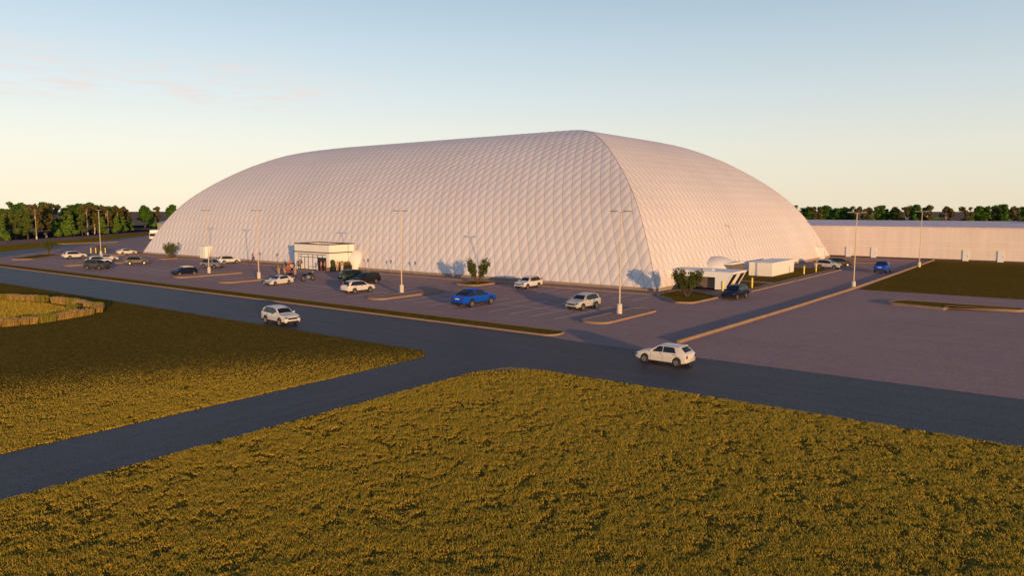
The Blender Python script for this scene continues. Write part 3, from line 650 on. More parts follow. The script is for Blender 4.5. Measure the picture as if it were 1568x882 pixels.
def car_meshes(kind):
    sp = SPECS[kind]; xs = car_stations(sp); n = 10; V = []; F = []
    rings = []
    def ring(x, pts): 
        base = len(V)
        for y, z in pts: V.append((x, y, z))
        for y, z in pts[-2:0:-1]: V.append((x, -y, z))
        rings.append(base)
    m = 2*n-2
    p0 = section(sp, xs[0]); zc = (p0[0][1]+p0[-1][1])/2
    ring(xs[0]-.035, [(y*.93, zc+(z-zc)*.84) for y, z in p0])
    for x in xs: ring(x, section(sp, x))
    p1 = section(sp, xs[-1]); zc = (p1[0][1]+p1[-1][1])/2
    ring(xs[-1]+.045, [(y*.90, zc+(z-zc)*.78) for y, z in p1])
    for a, b in zip(rings[:-1], rings[1:]):
        for k in range(m): F.append((a+k, a+(k+1) % m, b+(k+1) % m, b+k))
    F.append(tuple(rings[0]+k for k in range(m-1, -1, -1))); F.append(tuple(rings[-1]+k for k in range(m)))
    out = {'body': new_mesh('body', V, [f[::-1] for f in F], None, True, 42)}
    def side_patch(b, t, s, t0=.05, t1=.93, off=.009, nx=6, nt=3):
        V = []; F = []
        for j in range(nt+1):
            u = j/nt; tt = t0+(t1-t0)*u; xa = b[0]+(t[0]-b[0])*u; xb = b[1]+(t[1]-b[1])*u
            for i in range(nx+1):
                x = xa+(xb-xa)*i/nx; q = section(sp, x); y = q[5][0]+(q[6][0]-q[5][0])*tt; z = q[5][1]+(q[6][1]-q[5][1])*tt
                V.append((x, s*(y+off), z+off*.25))
        for j in range(nt):
            for i in range(nx):
                a = j*(nx+1)+i; f = (a, a+1, a+nx+2, a+nx+1); F.append(f[::-1] if s > 0 else f)
        return V, F
    def top_patch(xa, xb, wf=.99, off=.010, nx=6):
        V = []; F = []; cols = (-1, -.5, 0, .5, 1)
        for i in range(nx+1):
            x = xa+(xb-xa)*i/nx; q = section(sp, x); e = .03; q1 = section(sp, x+e); q0 = section(sp, x-e)
            sl = (q1[9][1]-q0[9][1])/(2*e); nl = math.hypot(sl, 1)
            for c in cols:
                y = c*q[7][0]*wf; z = float(np.interp(abs(y), [0, q[8][0], q[7][0]], [q[9][1], q[8][1], q[7][1]]))
                V.append((x-sl/nl*off, y, z+off/nl))
        for i in range(nx):
            for k in range(4):
                a = i*5+k; F.append((a, a+1, a+6, a+5) if xb < xa else (a, a+5, a+6, a+1))
        return V, F
    out['win'] = [(s, new_mesh('side_window', *side_patch(b, t, s), M['glass'], True)) for b, t in sp.win for s in (1, -1)]
    out['ws'] = new_mesh('windscreen', *top_patch(*sp.ws), M['glass'], True)
    if sp.rw: out['rw'] = new_mesh('rear_window', *top_patch(*sp.rw, wf=.92), M['glass'], True)
    if getattr(sp, 'roofpatch', None): 
        mb = MB(); mb.add(*top_patch(*sp.roofpatch, wf=1.0, off=.012))
        for s in (1, -1): mb.add(*side_patch(sp.roofpatch, sp.roofpatch, s, .96, 1.25, .012))
        out['roof'] = mb.mesh('roof_panel', P['white'], True)
    if getattr(sp, 'butt', None):
        b0, b1 = sp.butt; mb = MB(); mb.add(*top_patch(b0, b1, 1.0, .012))
        for s in (1, -1): mb.add(*side_patch((b0, b1), (b0-.03, b1-.0), s, .04, 1.0, .010))
        out['butt'] = mb.mesh('bed_cover', M['clad'], True)
        out['rw'] = new_mesh('rear_window', *top_patch(b0-.10, b0-.62, .72, .024), M['glass'], True)
    if kind != 'hatch':
        mb = MB(); w0, w1 = sp.win[0], sp.win[-1]
        for s in (1, -1): mb.add(*side_patch((w0[0][0]+.05, w1[0][1]-.05), (w0[1][0]+.03, w1[1][1]-.03), s, .02, .97, .005, 10))
        out['trim'] = mb.mesh('window_surround', M['clad'], True)
    # door seams and lower cladding
    xf = sp.L/2-sp.fo; xr = xf-sp.wb
    if sp.clad:
        mb = MB()
        for s in (1, -1):
            V = []; F = []; X = [x for x in xs if abs(x) <= sp.L/2-.001]
            for x in X:
                q = section(sp, x); zb = q[0][1]; arch = min(abs(x-xf), abs(x-xr)) < sp.r*1.13
                z1 = zb+(.075 if arch else .13)
                V += [(x, s*(q[1][0]+.012), zb-.012), (x, s*(q[2][0]+.012), min(q[2][1], z1)), (x, s*(float(np.interp(z1, [q[2][1], q[3][1]], [q[2][0], q[3][0]]))+.012), z1), (x, s*(q[2][0]-.03), z1+.004)]
            for i in range(len(X)-1):
                for k in range(3):
                    a = i*4+k; f = (a, a+1, a+5, a+4); F.append(f if s < 0 else f[::-1])
            mb.add(V, F)
        out['clad'] = mb.mesh('cladding', M['clad'], True)
    seam = MB()
    for s in (1, -1):
        for xd in [w[0][0] for w in sp.win[1:2]]+[sp.win[0][0][0]-.02] + ([sp.win[1][0][1]-.02]):
            xd2 = xd+.02; V = []
            for f in (.02, .35, .7, 1.0):
                q = section(sp, xd2); z = q[3][1]-.18+(q[5][1]-q[3][1]+.14)*f; zz_ = [p[1] for p in q[2:6]]; yy_ = [p[0] for p in q[2:6]]
                y = float(np.interp(z, zz_, yy_))+.004; V += [(xd2-.009, s*y, z), (xd2+.009, s*y, z)]
            F = [(i, i+1, i+3, i+2) for i in (0, 2, 4)]; seam.add(V, F if s > 0 else [f[::-1] for f in F])
    out['seam'] = seam.mesh('door_gap', M['black'])
    # wheels: tyre lathe and five spoke rim
    def lathe(prof, nn=24):
        V = []; F = []; k = len(prof)
        for i in range(nn):
            a = 2*PI*i/nn
            for y, r_ in prof: V.append((r_*math.cos(a), y, r_*math.sin(a)))
        for i in range(nn):
            for j in range(k-1): a = i*k+j; b = ((i+1) % nn)*k+j; F.append((a, b, b+1, a+1))
        return V, F
    r = sp.r; tw = .105
    out['tyre'] = new_mesh('tyre', *lathe([(-tw, r*.60), (-tw, r*.90), (-tw*.8, r*.985), (-tw*.3, r), (tw*.3, r), (tw*.8, r*.985), (tw, r*.90), (tw, r*.64), (tw*.6, r*.60), (-tw, r*.60)]), M['tyre'], True, 50)
    rb = MB(); rb.add(*lathe([(tw*.85, r*.66), (tw*.98, r*.64), (tw*.9, r*.56), (tw*.35, r*.53)]))
    for k in range(5):
        a = 2*PI*k/5; ca, sa = math.cos(a), math.sin(a); w0, w1 = .26*r, .15*r
        pts = []
        for rr, ww, yy in ((.08*r, w0, tw*.80), (.57*r, w1, tw*.70)):
            for s in (-1, 1): pts.append((rr*ca-s*ww*.5*sa, yy, rr*sa+s*ww*.5*ca))
        pts += [(x, y-.03, z) for x, y, z in pts]
        rb.add(pts, [(0, 1, 3, 2), (4, 6, 7, 5), (0, 2, 6, 4), (1, 5, 7, 3)])
    rb.add(*lathe([(tw*.84, .001), (tw*.84, r*.13), (tw*.6, r*.15)], 12))
    out['rim'] = rb.mesh('rim', None, True, 30)
    out['disc'] = new_mesh('brake_disc', *lathe([(tw*.25, .001), (tw*.25, r*.54)], 16), M['clad'])
    return sp, out
CARS = {}
def build_car(kind):
    sp, o = car_meshes(kind); t = thing('car', '', 'car')
    xf = sp.L/2-sp.fo; xr = xf-sp.wb; hw = sp.W/2; paintables = []
    def slot(obj):
        if not obj.data.materials: obj.data.materials.append(P['white'])
        return obj
    slot(link('body', o['body'], t))
    for s, me_ in o['win']: link('side_window', me_, t)
    link('windscreen', o['ws'], t)
    for k, nme in (('rw', 'rear_window'), ('roof', 'roof_panel'), ('butt', 'bed_cover'), ('clad', 'cladding'), ('trim', 'window_surround'), ('seam', 'door_gap')):
        if k in o: link(nme, o[k], t)
    o['rim'].materials.append(M['rim'])
    for xa in (xf, xr):
        for s in (1, -1):
            wh = link('wheel', o['disc'], t, (xa, s*(hw-.115), sp.r), 0 if s > 0 else PI)
            link('tyre', o['tyre'], wh); link('rim', o['rim'], wh)
    qf = section(sp, sp.L/2-.10); qb = section(sp, -sp.L/2+.06)
    zf = qf[5][1]; zbk = qb[5][1]
    for s in (1, -1):
        h = MB().ell((sp.L/2-.13, s*qf[4][0]*.80, zf-.11), (.27, .20, .085), 12, 8); h.build('headlight', M['lampw'], t, True, 80)
        if kind in ('suv',):
            b_ = MB().box(-sp.L/2-.03, -sp.L/2+.22, s*qb[4][0]*.86-.07, s*qb[4][0]*.86+.07, zbk-.10, zbk+.34, .03)
        else:
            b_ = MB().box(-sp.L/2-.045, -sp.L/2+.12, s*qb[4][0]*.84-.10, s*qb[4][0]*.84+.10, zbk-.30, zbk-.06, .03)
        b_.build('taillight', M['lampr'], t)
        xm = sp.ws[0]-.22; qm = section(sp, xm)
        mo = MB().box(xm-.10, xm+.06, s*(qm[5][0]+.03)-(0 if s > 0 else .2), s*(qm[5][0]+.03)+(.2 if s > 0 else 0), qm[5][1]+.02, qm[5][1]+.16, .035).build('wing_mirror', None, t); slot(mo)
        for k, wd in enumerate(sp.win[:2]):
            xh = wd[0][1]+.12; qh = section(sp, xh); yh = float(np.interp(qh[5][1]-.09, [p[1] for p in qh[3:6]], [p[0] for p in qh[3:6]]))
            MB().box(xh-.09, xh+.09, s*yh-.012, s*yh+.022, qh[5][1]-.11, qh[5][1]-.07, .008).build('door_handle', M['black'] if kind in ('hatch',) else M['clad'], t)
    MB().box(sp.L/2-.03, sp.L/2+.06, -.50, .50, zf-.28, zf-.09, .03).build('grille', M['clad'], t)
    MB().box(sp.L/2-.05, sp.L/2+.07, -hw*.68, hw*.68, sp.sill+.0, sp.sill+.20, .05).build('lower_grille', M['clad'], t)
    MB().box(-sp.L/2-.07, -sp.L/2+.05, -hw*.80, hw*.80, sp.sill+.02, sp.sill+(.20 if sp.clad else .10), .04).build('rear_bumper', M['clad'], t)
    MB().box(-sp.L/2-.052, -sp.L/2-.03, -.26, .26, zbk-.28, zbk-.17).build('number_plate', M['plate'], t)
    if sp.rail:
        for s in (1, -1):
            pts = []
            for i in range(7):
                x = sp.rail[0]+(sp.rail[1]-sp.rail[0])*i/6; q = section(sp, x); pts.append((x, s*(q[7][0]+.02), q[7][1]+(.045 if 0 < i < 6 else .0)))
            MB().tube(pts, .016, 6).build('roof_rail', M['steel'], t)
    if sp.spl:
        q = section(sp, -1.36); mo = MB().box(-1.50, -1.30, -q[7][0], q[7][0], q[7][1]-.0, q[7][1]+.05, .015).build('spoiler', None, t); slot(mo)
    for c in t.children:
        if c.name.split('.')[0] in ('body', 'wing_mirror', 'spoiler'): c.material_slots[0].link = 'OBJECT'
    return t
def car(kind, colour, x, y, head, label, name='parked_car', cat='car', z=.0, darkrim=False):
    if kind not in CARS: CARS[kind] = t = build_car(kind)
    else: t = copy_tree(CARS[kind])
    t.name = name; t.location = (x, y, z); t.rotation_euler = (0, 0, R(head)); t['label'] = label; t['category'] = cat
    t['group'] = 'vehicles parked and driving around the dome'
    for c in t.children:
        if c.name.split('.')[0] in ('body', 'wing_mirror', 'spoiler'): c.material_slots[0].material = P[colour]
    return t
car('suv', 'white', -15.4, -42.2, -6, 'white SUV driving on the dark front road, nose to the right', 'car', z=.004).scale = (0.9,)*3
car('hatch', 'ivory', 18.7, -37.0, 178, 'white boxy hatchback driving on the road junction at the end of the drive kerb', 'car', z=.004).scale = (0.92,)*3
car('suv', 'silver', .75, -18.0, -92, 'silver white SUV parked nose left beside the nearest lamp post island').scale = (0.92,)*3
car('suv', 'white', -14.9, -5.8, -91, 'white SUV parked against the dome walk, right of the shrub island').scale = (0.9,)*3
car('pickup', 'blue', -9.75, -22.6, 90, 'bright blue pickup with black sloping bed cover in the middle of the car park', 'pickup_truck', 'pickup')
car('suv', 'white', -28.4, -22.1, 89, 'white SUV showing its tail, parked in front of the black SUV near the pavilion').scale = (0.9,)*3
car('wagon', 'black', -35.7, -14.4, -89, 'black SUV parked between the dark green car and a white SUV').scale = (0.88,)*3
car('wagon', 'green', -39.9, -12.6, 72, 'dark green SUV in the lane in front of the pavilion planters').scale = (0.92,)*3
car('saloon', 'ivory', -44.0, -22.2, -83, 'white saloon parked beside the motorcycles, nose to the left').scale = (0.86,)*3
car('suv', 'white', -83.6, -5.0, 78, 'white SUV parked close to the dome, right behind the grey SUV').scale = (0.86,)*3
car('suv', 'grey', -76.4, -12.5, 14, 'grey SUV behind the lamp post in the lane, nose towards the viewer').scale = (0.92,)*3
car('mini', 'navy', -67.6, -22.3, -94, 'small navy hatchback with a white roof at the front of the car park').scale = (.92,)*3
car('suv', 'darkgrey', -94.7, -16.4, 66, 'dark grey SUV parked alone between the navy hatchback and the green grey SUV').scale = (.88,)*3
car('saloon', 'ivory', -127.0, -3.0, 86, 'white saloon parked by the far left corner of the dome').scale = (0.86,)*3
car('suv', 'white', -120.4, -16.4, 90, 'white SUV parked furthest left, near the shrub on its island').scale = (0.92,)*3
car('suv', 'white', -100.6, -20.4, 90, 'white SUV mostly hidden behind the dark green grey SUV')
car('saloon', 'white', -109.2, -15.2, 90, 'white car with dark windows at the foot of the left lamp post')
car('wagon', 'olive', -89.6, -25.4, 18, 'dark green grey SUV in the lane at far left, facing the viewer').scale = (0.93,)*3
car('wagon', 'navy', 9.75, -.2, -93, 'navy SUV at the kerb by the sloped loading unit').scale = (.87,)*3
car('suv', 'silver', 7.4, 49.2, -5, 'silver SUV standing across the drive at the far end of the yard').scale = (0.9,)*3
car('wagon', 'black', 7.4, 56.2, 30, 'black SUV parked behind the silver SUV near the dome corner').scale = (0.85,)*3
car('pickup', 'blue', 16.0, 47.6, 91, 'dark blue pickup seen from behind on the drive beside the right lawn', 'pickup_truck', 'pickup')
# truck half behind the dome
tk = thing('truck', 'white box truck half hidden behind the far left end of the dome', 'truck', (-190.5, 35.6, 0), R(-34))
MB().box(1.4, 3.2, -1.2, 1.2, .5, 2.7, .12).build('cab', P['white'], tk)
MB().box(-4.6, 1.25, -1.25, 1.25, .9, 3.4, .04).build('cargo_box', M['whitep'], tk)
MB().box(3.19, 3.22, -1.05, 1.05, 1.55, 2.4).build('windscreen', M['glass'], tk)
for s in (1, -1): MB().box(2.0, 2.9, s*1.203-.01, s*1.203+.01, 1.55, 2.35).build('side_window', M['glass'], tk)
MB().box(3.18, 3.3, -1.15, 1.15, .45, .8, .05).build('bumper', M['clad'], tk)
MB().box(-4.4, 3.0, -.9, .9, .5, .88).build('chassis', M['clad'], tk)
for xa in (2.3, -3.2):
    for s in (1, -1):
        wh = MB().tube([(xa, s*.88, .48), (xa, s*1.2, .48)], .48, 18).build('wheel', M['tyre'], tk)
        MB().tube([(xa, s*1.2, .48), (xa, s*1.215, .48)], .25, 12).build('rim', M['rim'], wh)

# ------------------------------------------------------------------ motorcycles
def motorcycle(x, y, rz, label):
    t = thing('motorcycle', label, 'motorcycle', (x, y, 0), rz, 'motorcycles in front of the pavilion')
    for xa in (.74, -.74):
        bm = bmesh.new(); V = []; F = []
        nn, kk, R0, r0 = 24, 8, .285, .06
        for i in range(nn):
            for j in range(kk):
                a = 2*PI*i/nn; b = 2*PI*j/kk; V.append((xa+(R0+r0*math.cos(b))*math.cos(a), r0*math.sin(b), .345+(R0+r0*math.cos(b))*math.sin(a)))
        for i in range(nn):
            for j in range(kk): F.append((i*kk+j, ((i+1) % nn)*kk+j, ((i+1) % nn)*kk+(j+1) % kk, i*kk+(j+1) % kk))
        bm.free(); wh = link('wheel', new_mesh('wheel', V, F, M['tyre'], True), t)
        rm = MB().tube([(xa, -.03, .345), (xa, .03, .345)], .06, 10)
        for k in range(7): rm.tube([(xa, 0, .345), (xa+.24*math.cos(k*2*PI/7), 0, .345+.24*math.sin(k*2*PI/7))], .018, 5)
        rm.tube([(xa, -.045, .345), (xa, .045, .345)], .2, 16)
        rm.build('rim', M['rim'], wh)
    fr_ = MB().tube([(.74, .09, .345), (.52, .09, .85), (.48, .09, 1.0)], .03, 6).tube([(.74, -.09, .345), (.52, -.09, .85), (.48, -.09, 1.0)], .03, 6).tube([(.5, 0, .85), (-.1, 0, .45), (-.74, 0, .345)], .04, 6).tube([(-.74, .1, .345), (-.35, .1, .72)], .025, 6).tube([(-.74, -.1, .345), (-.35, -.1, .72)], .025, 6)
    fr_.build('frame', M['clad'], t)
    MB().ell((.08, 0, .47), (.30, .17, .20)).box(-.1, .25, -.15, .15, .3, .62, .04).build('engine', M['steel'], t)
    MB().ell((.20, 0, .84), (.31, .16, .14)).build('fuel_tank', P['navy'], t, True)
    MB().ell((-.30, 0, .80), (.36, .15, .075)).ell((-.62, 0, .88), (.16, .12, .06)).build('seat', M['black'], t, True)
    MB().ell((-.72, 0, .70), (.28, .10, .05)).build('rear_mudguard', P['navy'], t, True)
    MB().tube([(.30, .40, 1.08), (.46, .18, 1.06), (.46, -.18, 1.06), (.30, -.40, 1.08)], .02, 6).build('handlebar', M['chrome'], t)
    MB().ell((.60, 0, .92), (.10, .10, .10)).build('headlight', M['lampw'], t, True)
    MB().tube([(.1, -.17, .30), (-.5, -.19, .32), (-.9, -.2, .38)], [.04, .045, .05], 8).build('exhaust', M['chrome'], t, True)
    return t
motorcycle(-45.0, -16.7, R(95), 'dark motorcycle standing alone right of the white saloon').scale = (1.18,)*3
motorcycle(-46.9, -18.6, R(88), 'dark motorcycle partly hidden behind the white saloon').scale = (1.18,)*3

# ------------------------------------------------------------------ people
def skinned(name, pts, edges, m, root=0, sub=1):
    me = bpy.data.meshes.new(name+'_skel'); me.from_pydata([p[:3] for p in pts], edges, [])
    ob = bpy.data.objects.new(name+'_skel', me); COL.objects.link(ob)
    if not me.skin_vertices: me.attributes.new if False else None
    md = ob.modifiers.new('skin', 'SKIN')
    if not me.skin_vertices:
        bm = bmesh.new(); bm.from_mesh(me); bm.verts.layers.skin.verify(); bm.to_mesh(me); bm.free()
    sv = me.skin_vertices[0].data
    for i, p in enumerate(pts):
        rr = p[3] if hasattr(p[3], '__len__') else (p[3], p[3]); sv[i].radius = rr; sv[i].use_root = (i == root)
    md.use_smooth_shade = True
    if sub: sd = ob.modifiers.new('sub', 'SUBSURF'); sd.levels = sub; sd.render_levels = sub
    dg = bpy.context.evaluated_depsgraph_get(); out = bpy.data.meshes.new_from_object(ob.evaluated_get(dg)); out.name = name
    bpy.data.objects.remove(ob); bpy.data.meshes.remove(me)
    out.materials.clear(); out.materials.append(m); return out
SKIN = mat('skin', (.42, .24, .16), .6); HAIR = mat('dark_hair', (.03, .02, .015), .7); SHOE = mat('dark_shoes', (.03, .028, .026), .6)
def person_meshes(stride, armf):
    """facing +x; stride = half step length, armf = forward swing of the arms"""
    a = stride
    J = [(0, 0, .94, (.13, .10)), (0, 0, 1.12, (.135, .095)), (0, 0, 1.32, (.165, .10)), (0, 0, 1.43, (.12, .08)), (.01, 0, 1.50, .055), (.02, 0, 1.60, (.078, .09)), (.02, 0, 1.69, (.07, .085)),
         (0, .09, .90, .085), (.35*a+.03, .10, .49, .060), (a*.6, .10, .09, .04), (a*.6+.16, .11, .035, .032),
         (0, -.09, .90, .085), (-.25*a+.03, -.10, .49, .060), (-a*.8, -.10, .09, .04), (-a*.8+.16, -.11, .035, .032),
         (0, .19, 1.40, .058), (-armf*.3, .25, 1.13, .045), (armf*.4+.06, .26, .88, .034), (armf*.5+.09, .255, .78, .030),
         (0, -.19, 1.40, .058), (armf*.2, -.25, 1.13, .045), (-armf*.4+.08, -.26, .88, .034), (-armf*.4+.11, -.255, .78, .030)]
    Ed = [(0, 1), (1, 2), (2, 3), (3, 4), (4, 5), (5, 6), (0, 7), (7, 8), (8, 9), (9, 10), (0, 11), (11, 12), (12, 13), (13, 14), (3, 15), (15, 16), (16, 17), (17, 18), (3, 19), (19, 20), (20, 21), (21, 22)]
    body = skinned('body', J, Ed, SKIN)
    fat = lambda i, k: J[i][:3]+((tuple(q*k for q in J[i][3]) if hasattr(J[i][3], '__len__') else J[i][3]*k),)
    mid = lambda i, j, u, r: tuple(J[i][q]*(1-u)+J[j][q]*u for q in range(3))+(r,)
    top = skinned('top', [fat(0, 1.12), fat(1, 1.12), fat(2, 1.12), fat(3, 1.14), fat(15, 1.22), mid(15, 16, .75, .066), fat(19, 1.22), mid(19, 20, .75, .066)], [(0, 1), (1, 2), (2, 3), (3, 4), (4, 5), (3, 6), (6, 7)], P['white'])
    tr = skinned('trousers', [(0, 0, .96, (.142, .112)), fat(7, 1.16), fat(8, 1.25), mid(8, 9, .9, .055), fat(11, 1.16), fat(12, 1.25), mid(12, 13, .9, .055)], [(0, 1), (1, 2), (2, 3), (0, 4), (4, 5), (5, 6)], P['white'])
    hb = MB().ell((.0, 0, 1.665), (.098, .09, .088), 12, 8); hair = hb.mesh('hair', HAIR, True)
    nb = MB().ell((.105, 0, 1.61), (.022, .014, .024), 6, 5).ell((.098, .033, 1.635), (.008, .012, .007), 5, 4).ell((.098, -.033, 1.635), (.008, .012, .007), 5, 4).ell((.098, 0, 1.572), (.007, .024, .008), 5, 4)
    face = nb.mesh('face', SKIN, True)
    sb = MB()
    for i in (9, 13): x_, y_, z_ = J[i][:3]; sb.ell((x_+.06, y_, .05), (.135, .05, .05), 10, 6)
    return body, top, tr, hair, face, sb.mesh('shoes', SHOE, True)
POSES = [person_meshes(.0, .0), person_meshes(.42, .45), person_meshes(.18, .2)]
CLOTH = {}
def cloth(c):
    if c not in CLOTH: CLOTH[c] = mat('fabric_%d' % len(CLOTH), c, .85)
    return CLOTH[c]
def person(x, y, pose, rz, topc, trc, label, scale=1.0, z=.0):
    t = thing('person', label, 'person', (x, y, z), R(rz), 'people in front of the dome entrance'); t.scale = (scale,)*3
    b, tp, tr, hr, fc, sh = POSES[pose]
    link('body', b, t)
    for nm, m_, c in (('top', tp, topc), ('trousers', tr, trc)):
        o = link(nm, m_, t); o.material_slots[0].link = 'OBJECT'; o.material_slots[0].material = cloth(c)
    link('hair', hr, t); link('face', fc, t); link('shoes', sh, t)
RED = (.42, .06, .045); CORAL = (.55, .17, .12); TAN = (.48, .31, .17); DARK = (.03, .03, .035); WHITE = (.72, .66, .60); OLIVE = (.05, .055, .03); DRED = (.16, .03, .03); YEL = (.65, .46, .14); JEAN = (.05, .06, .10)
person(-56.3, -13.5, 0, -80, OLIVE, TAN, 'person in dark olive top and tan trousers, left of a pair behind the white saloon')
person(-55.7, -12.9, 0, 100, (.07, .05, .04), TAN, 'person in dark brown top and tan trousers, right of a pair behind the white saloon')
person(-65.3, -4.9, 2, -60, CORAL, RED, 'person in coral red clothes standing by the pavilion shadow', z=.0)
person(-54.7, -13.0, 1, 170, RED, RED, 'person all in red behind the white saloon')
person(-55.9, -11.4, 2, -40, WHITE, DARK, 'person in white shirt and dark trousers left of the motorcycle')
person(-53.5, -12.6, 0, 140, TAN, TAN, 'short person in tan clothes left of the motorcycle', .85)
person(-64.9, -3.9, 0, -90, DARK, DARK, 'person dressed in black at the left corner of the pavilion', 1.05, z=.0)
person(-61.0, -6.2, 1, 180, DRED, JEAN, 'person in dark red top walking past the left glass of the pavilion')
person(-61.7, -5.3, 2, 90, DARK, WHITE, 'person in black top and cream trousers at the pavilion door')
person(-57.2, -5.6, 0, 60, TAN, WHITE, 'shorter person in tan top before the middle glass of the pavilion', .85)
person(-56.2, -5.6, 2, -120, TAN, DRED, 'person in tan top and dark red trousers before the right pavilion door')
person(-55.6, -5.4, 0, 30, RED, DARK, 'person in red top at the right end of the pavilion glass')
person(-53.6, -4.5, 0, -20, WHITE, TAN, 'person in white shirt between the two black planters')
person(-53.4, -3.7, 2, 160, YEL, WHITE, 'person in yellow shirt beside the trough planter')
person(-81.9, -1.0, 1, 20, RED, DARK, 'person in red top walking along the dome wall', z=.1)

# ------------------------------------------------------------------ trees
def crown_mesh(kind, seed):
    r_ = np.random.default_rng(seed)
    if kind == 'G':   # broad dark crown, 10 m nominal
        cs = []; rs = []
        for k in range(30):
            a = r_.random()*2*PI; q = r_.random()**.6; z = 2.3+6.5*r_.random(); rad = 2.7*math.sqrt(max(.12, 1-((z-5.6)/4.3)**2))
            cs.append((rad*q*math.cos(a), rad*q*math.sin(a), z)); s = .5+.6*r_.random(); rs.append((s*1.15, s*1.15, s*.85))
        cs.append((0, 0, 5.6)); rs.append((2.0, 2.0, 2.8)); n, sz = 3600, .50
    elif kind == 'B':
        cs = []; rs = []
        for k in range(24):
            a = r_.random()*2*PI; q = r_.random()**.6; z = 2.4+6.8*r_.random(); rad = 1.9*math.sqrt(max(.10, 1-((z-5.8)/4.4)**2))
            cs.append((rad*q*math.cos(a), rad*q*math.sin(a), z)); s = .42+.5*r_.random(); rs.append((s, s, s))
        n, sz = 2300, .44
    elif kind == 'M':
        cs = []; rs = []
        for k in range(28):
            a = r_.random()*2*PI; q = r_.random()**.6; z = 1.4+7.4*r_.random(); rad = 3.0*max(.15, (1-(z-1.3)/8.9))**.75
            cs.append((rad*q*math.cos(a), rad*q*math.sin(a), z)); s = .5+.5*r_.random(); rs.append((s*1.1, s*1.1, s*.8))
        n, sz = 2600, .48
    else:             # conical bright tree
        cs = []; rs = []
        for k in range(18):
            a = r_.random()*2*PI; z = 1.1+8.1*(k/17); rad = 2.3*(1-(z-1.4)/8.8)
            cs.append((rad*.7*math.cos(a), rad*.7*math.sin(a), z)); s = .45+.42*rad; rs.append((s, s, s*.85))
        cs.append((0, 0, 4.2)); rs.append((1.1, 1.1, 2.6)); n, sz = 2600, .46
    V, F = leaves(n, cs, rs, sz, rnd=r_, up=.15)
    return np_mesh('crown', V, F, M['leaf'+kind])
def trunk_mesh(kind, seed):
    r_ = random.Random(seed); mb = MB()
    h = {'G': 6.5, 'B': 8.0, 'M': 6.5, 'C': 8.0}[kind]; r0 = {'G': .26, 'B': .20, 'M': .2, 'C': .14}[kind]
    pts = [(r_.uniform(-.12, .12)*k, r_.uniform(-.12, .12)*k, h*k/4) for k in range(5)]; mb.tube(pts, [r0*1.15, r0*.9, r0*.7, r0*.45, r0*.2], 8)
    for k in range(6):
        z = h*(.35+.09*k); a = r_.random()*2*PI; ln = (1.6 if kind != 'C' else .9)*(1-.08*k)
        mb.tube([(pts[2][0]*.8, pts[2][1]*.8, z), (ln*.55*math.cos(a), ln*.55*math.sin(a), z+.55), (ln*math.cos(a), ln*math.sin(a), z+1.3)], [r0*.42, r0*.28, r0*.1], 6)
    return mb.mesh('trunk', M['birch'] if kind == 'B' else M['bark'], True)
TREEM = {k: [(crown_mesh(k, 10*i+s_), trunk_mesh(k, 10*i+s_)) for i in range(3)] for s_, k in ((1, 'G'), (2, 'B'), (3, 'M'), (4, 'C'))}
ORD = ['first', 'second', 'third', 'fourth', 'fifth', 'sixth', 'seventh', 'eighth', 'ninth', 'tenth', 'eleventh', 'twelfth', 'thirteenth', 'fourteenth', 'fifteenth', 'sixteenth', 'seventeenth', 'eighteenth', 'nineteenth', 'twentieth']
KN = {'G': ('broadleaf_tree', 'tall dark green broad tree'), 'B': ('birch_tree', 'rust brown pale trunked tree'), 'M': ('olive_tree_green', 'olive green spreading tree'), 'C': ('young_tree', 'short bright green conical tree')}
KN['M'] = ('spreading_tree', 'olive green spreading tree')
def grove(items, where, group):
    cnt = {}
    for i, (x, y, h, k) in enumerate(items):
        cnt[k] = cnt.get(k, 0)+1
        lab = '%s, %s from left of these in the %s' % (KN[k][1], ORD[cnt[k]-1], where)
        t = thing(KN[k][0], lab, 'tree', (x, y, -.05), random.random()*6.28, group)
        cm_, tm_ = TREEM[k][(i*7+len(k)) % 3]
        top = {'G': 9.6, 'B': 9.7, 'M': 9.0, 'C': 9.6}[k]; s = h/top; sx = s*random.uniform(.92, 1.12)*(1.25 if k == 'C' else 1)
        t.scale = (sx, sx, s)
        link('crown', cm_, t); link('trunk', tm_, t)
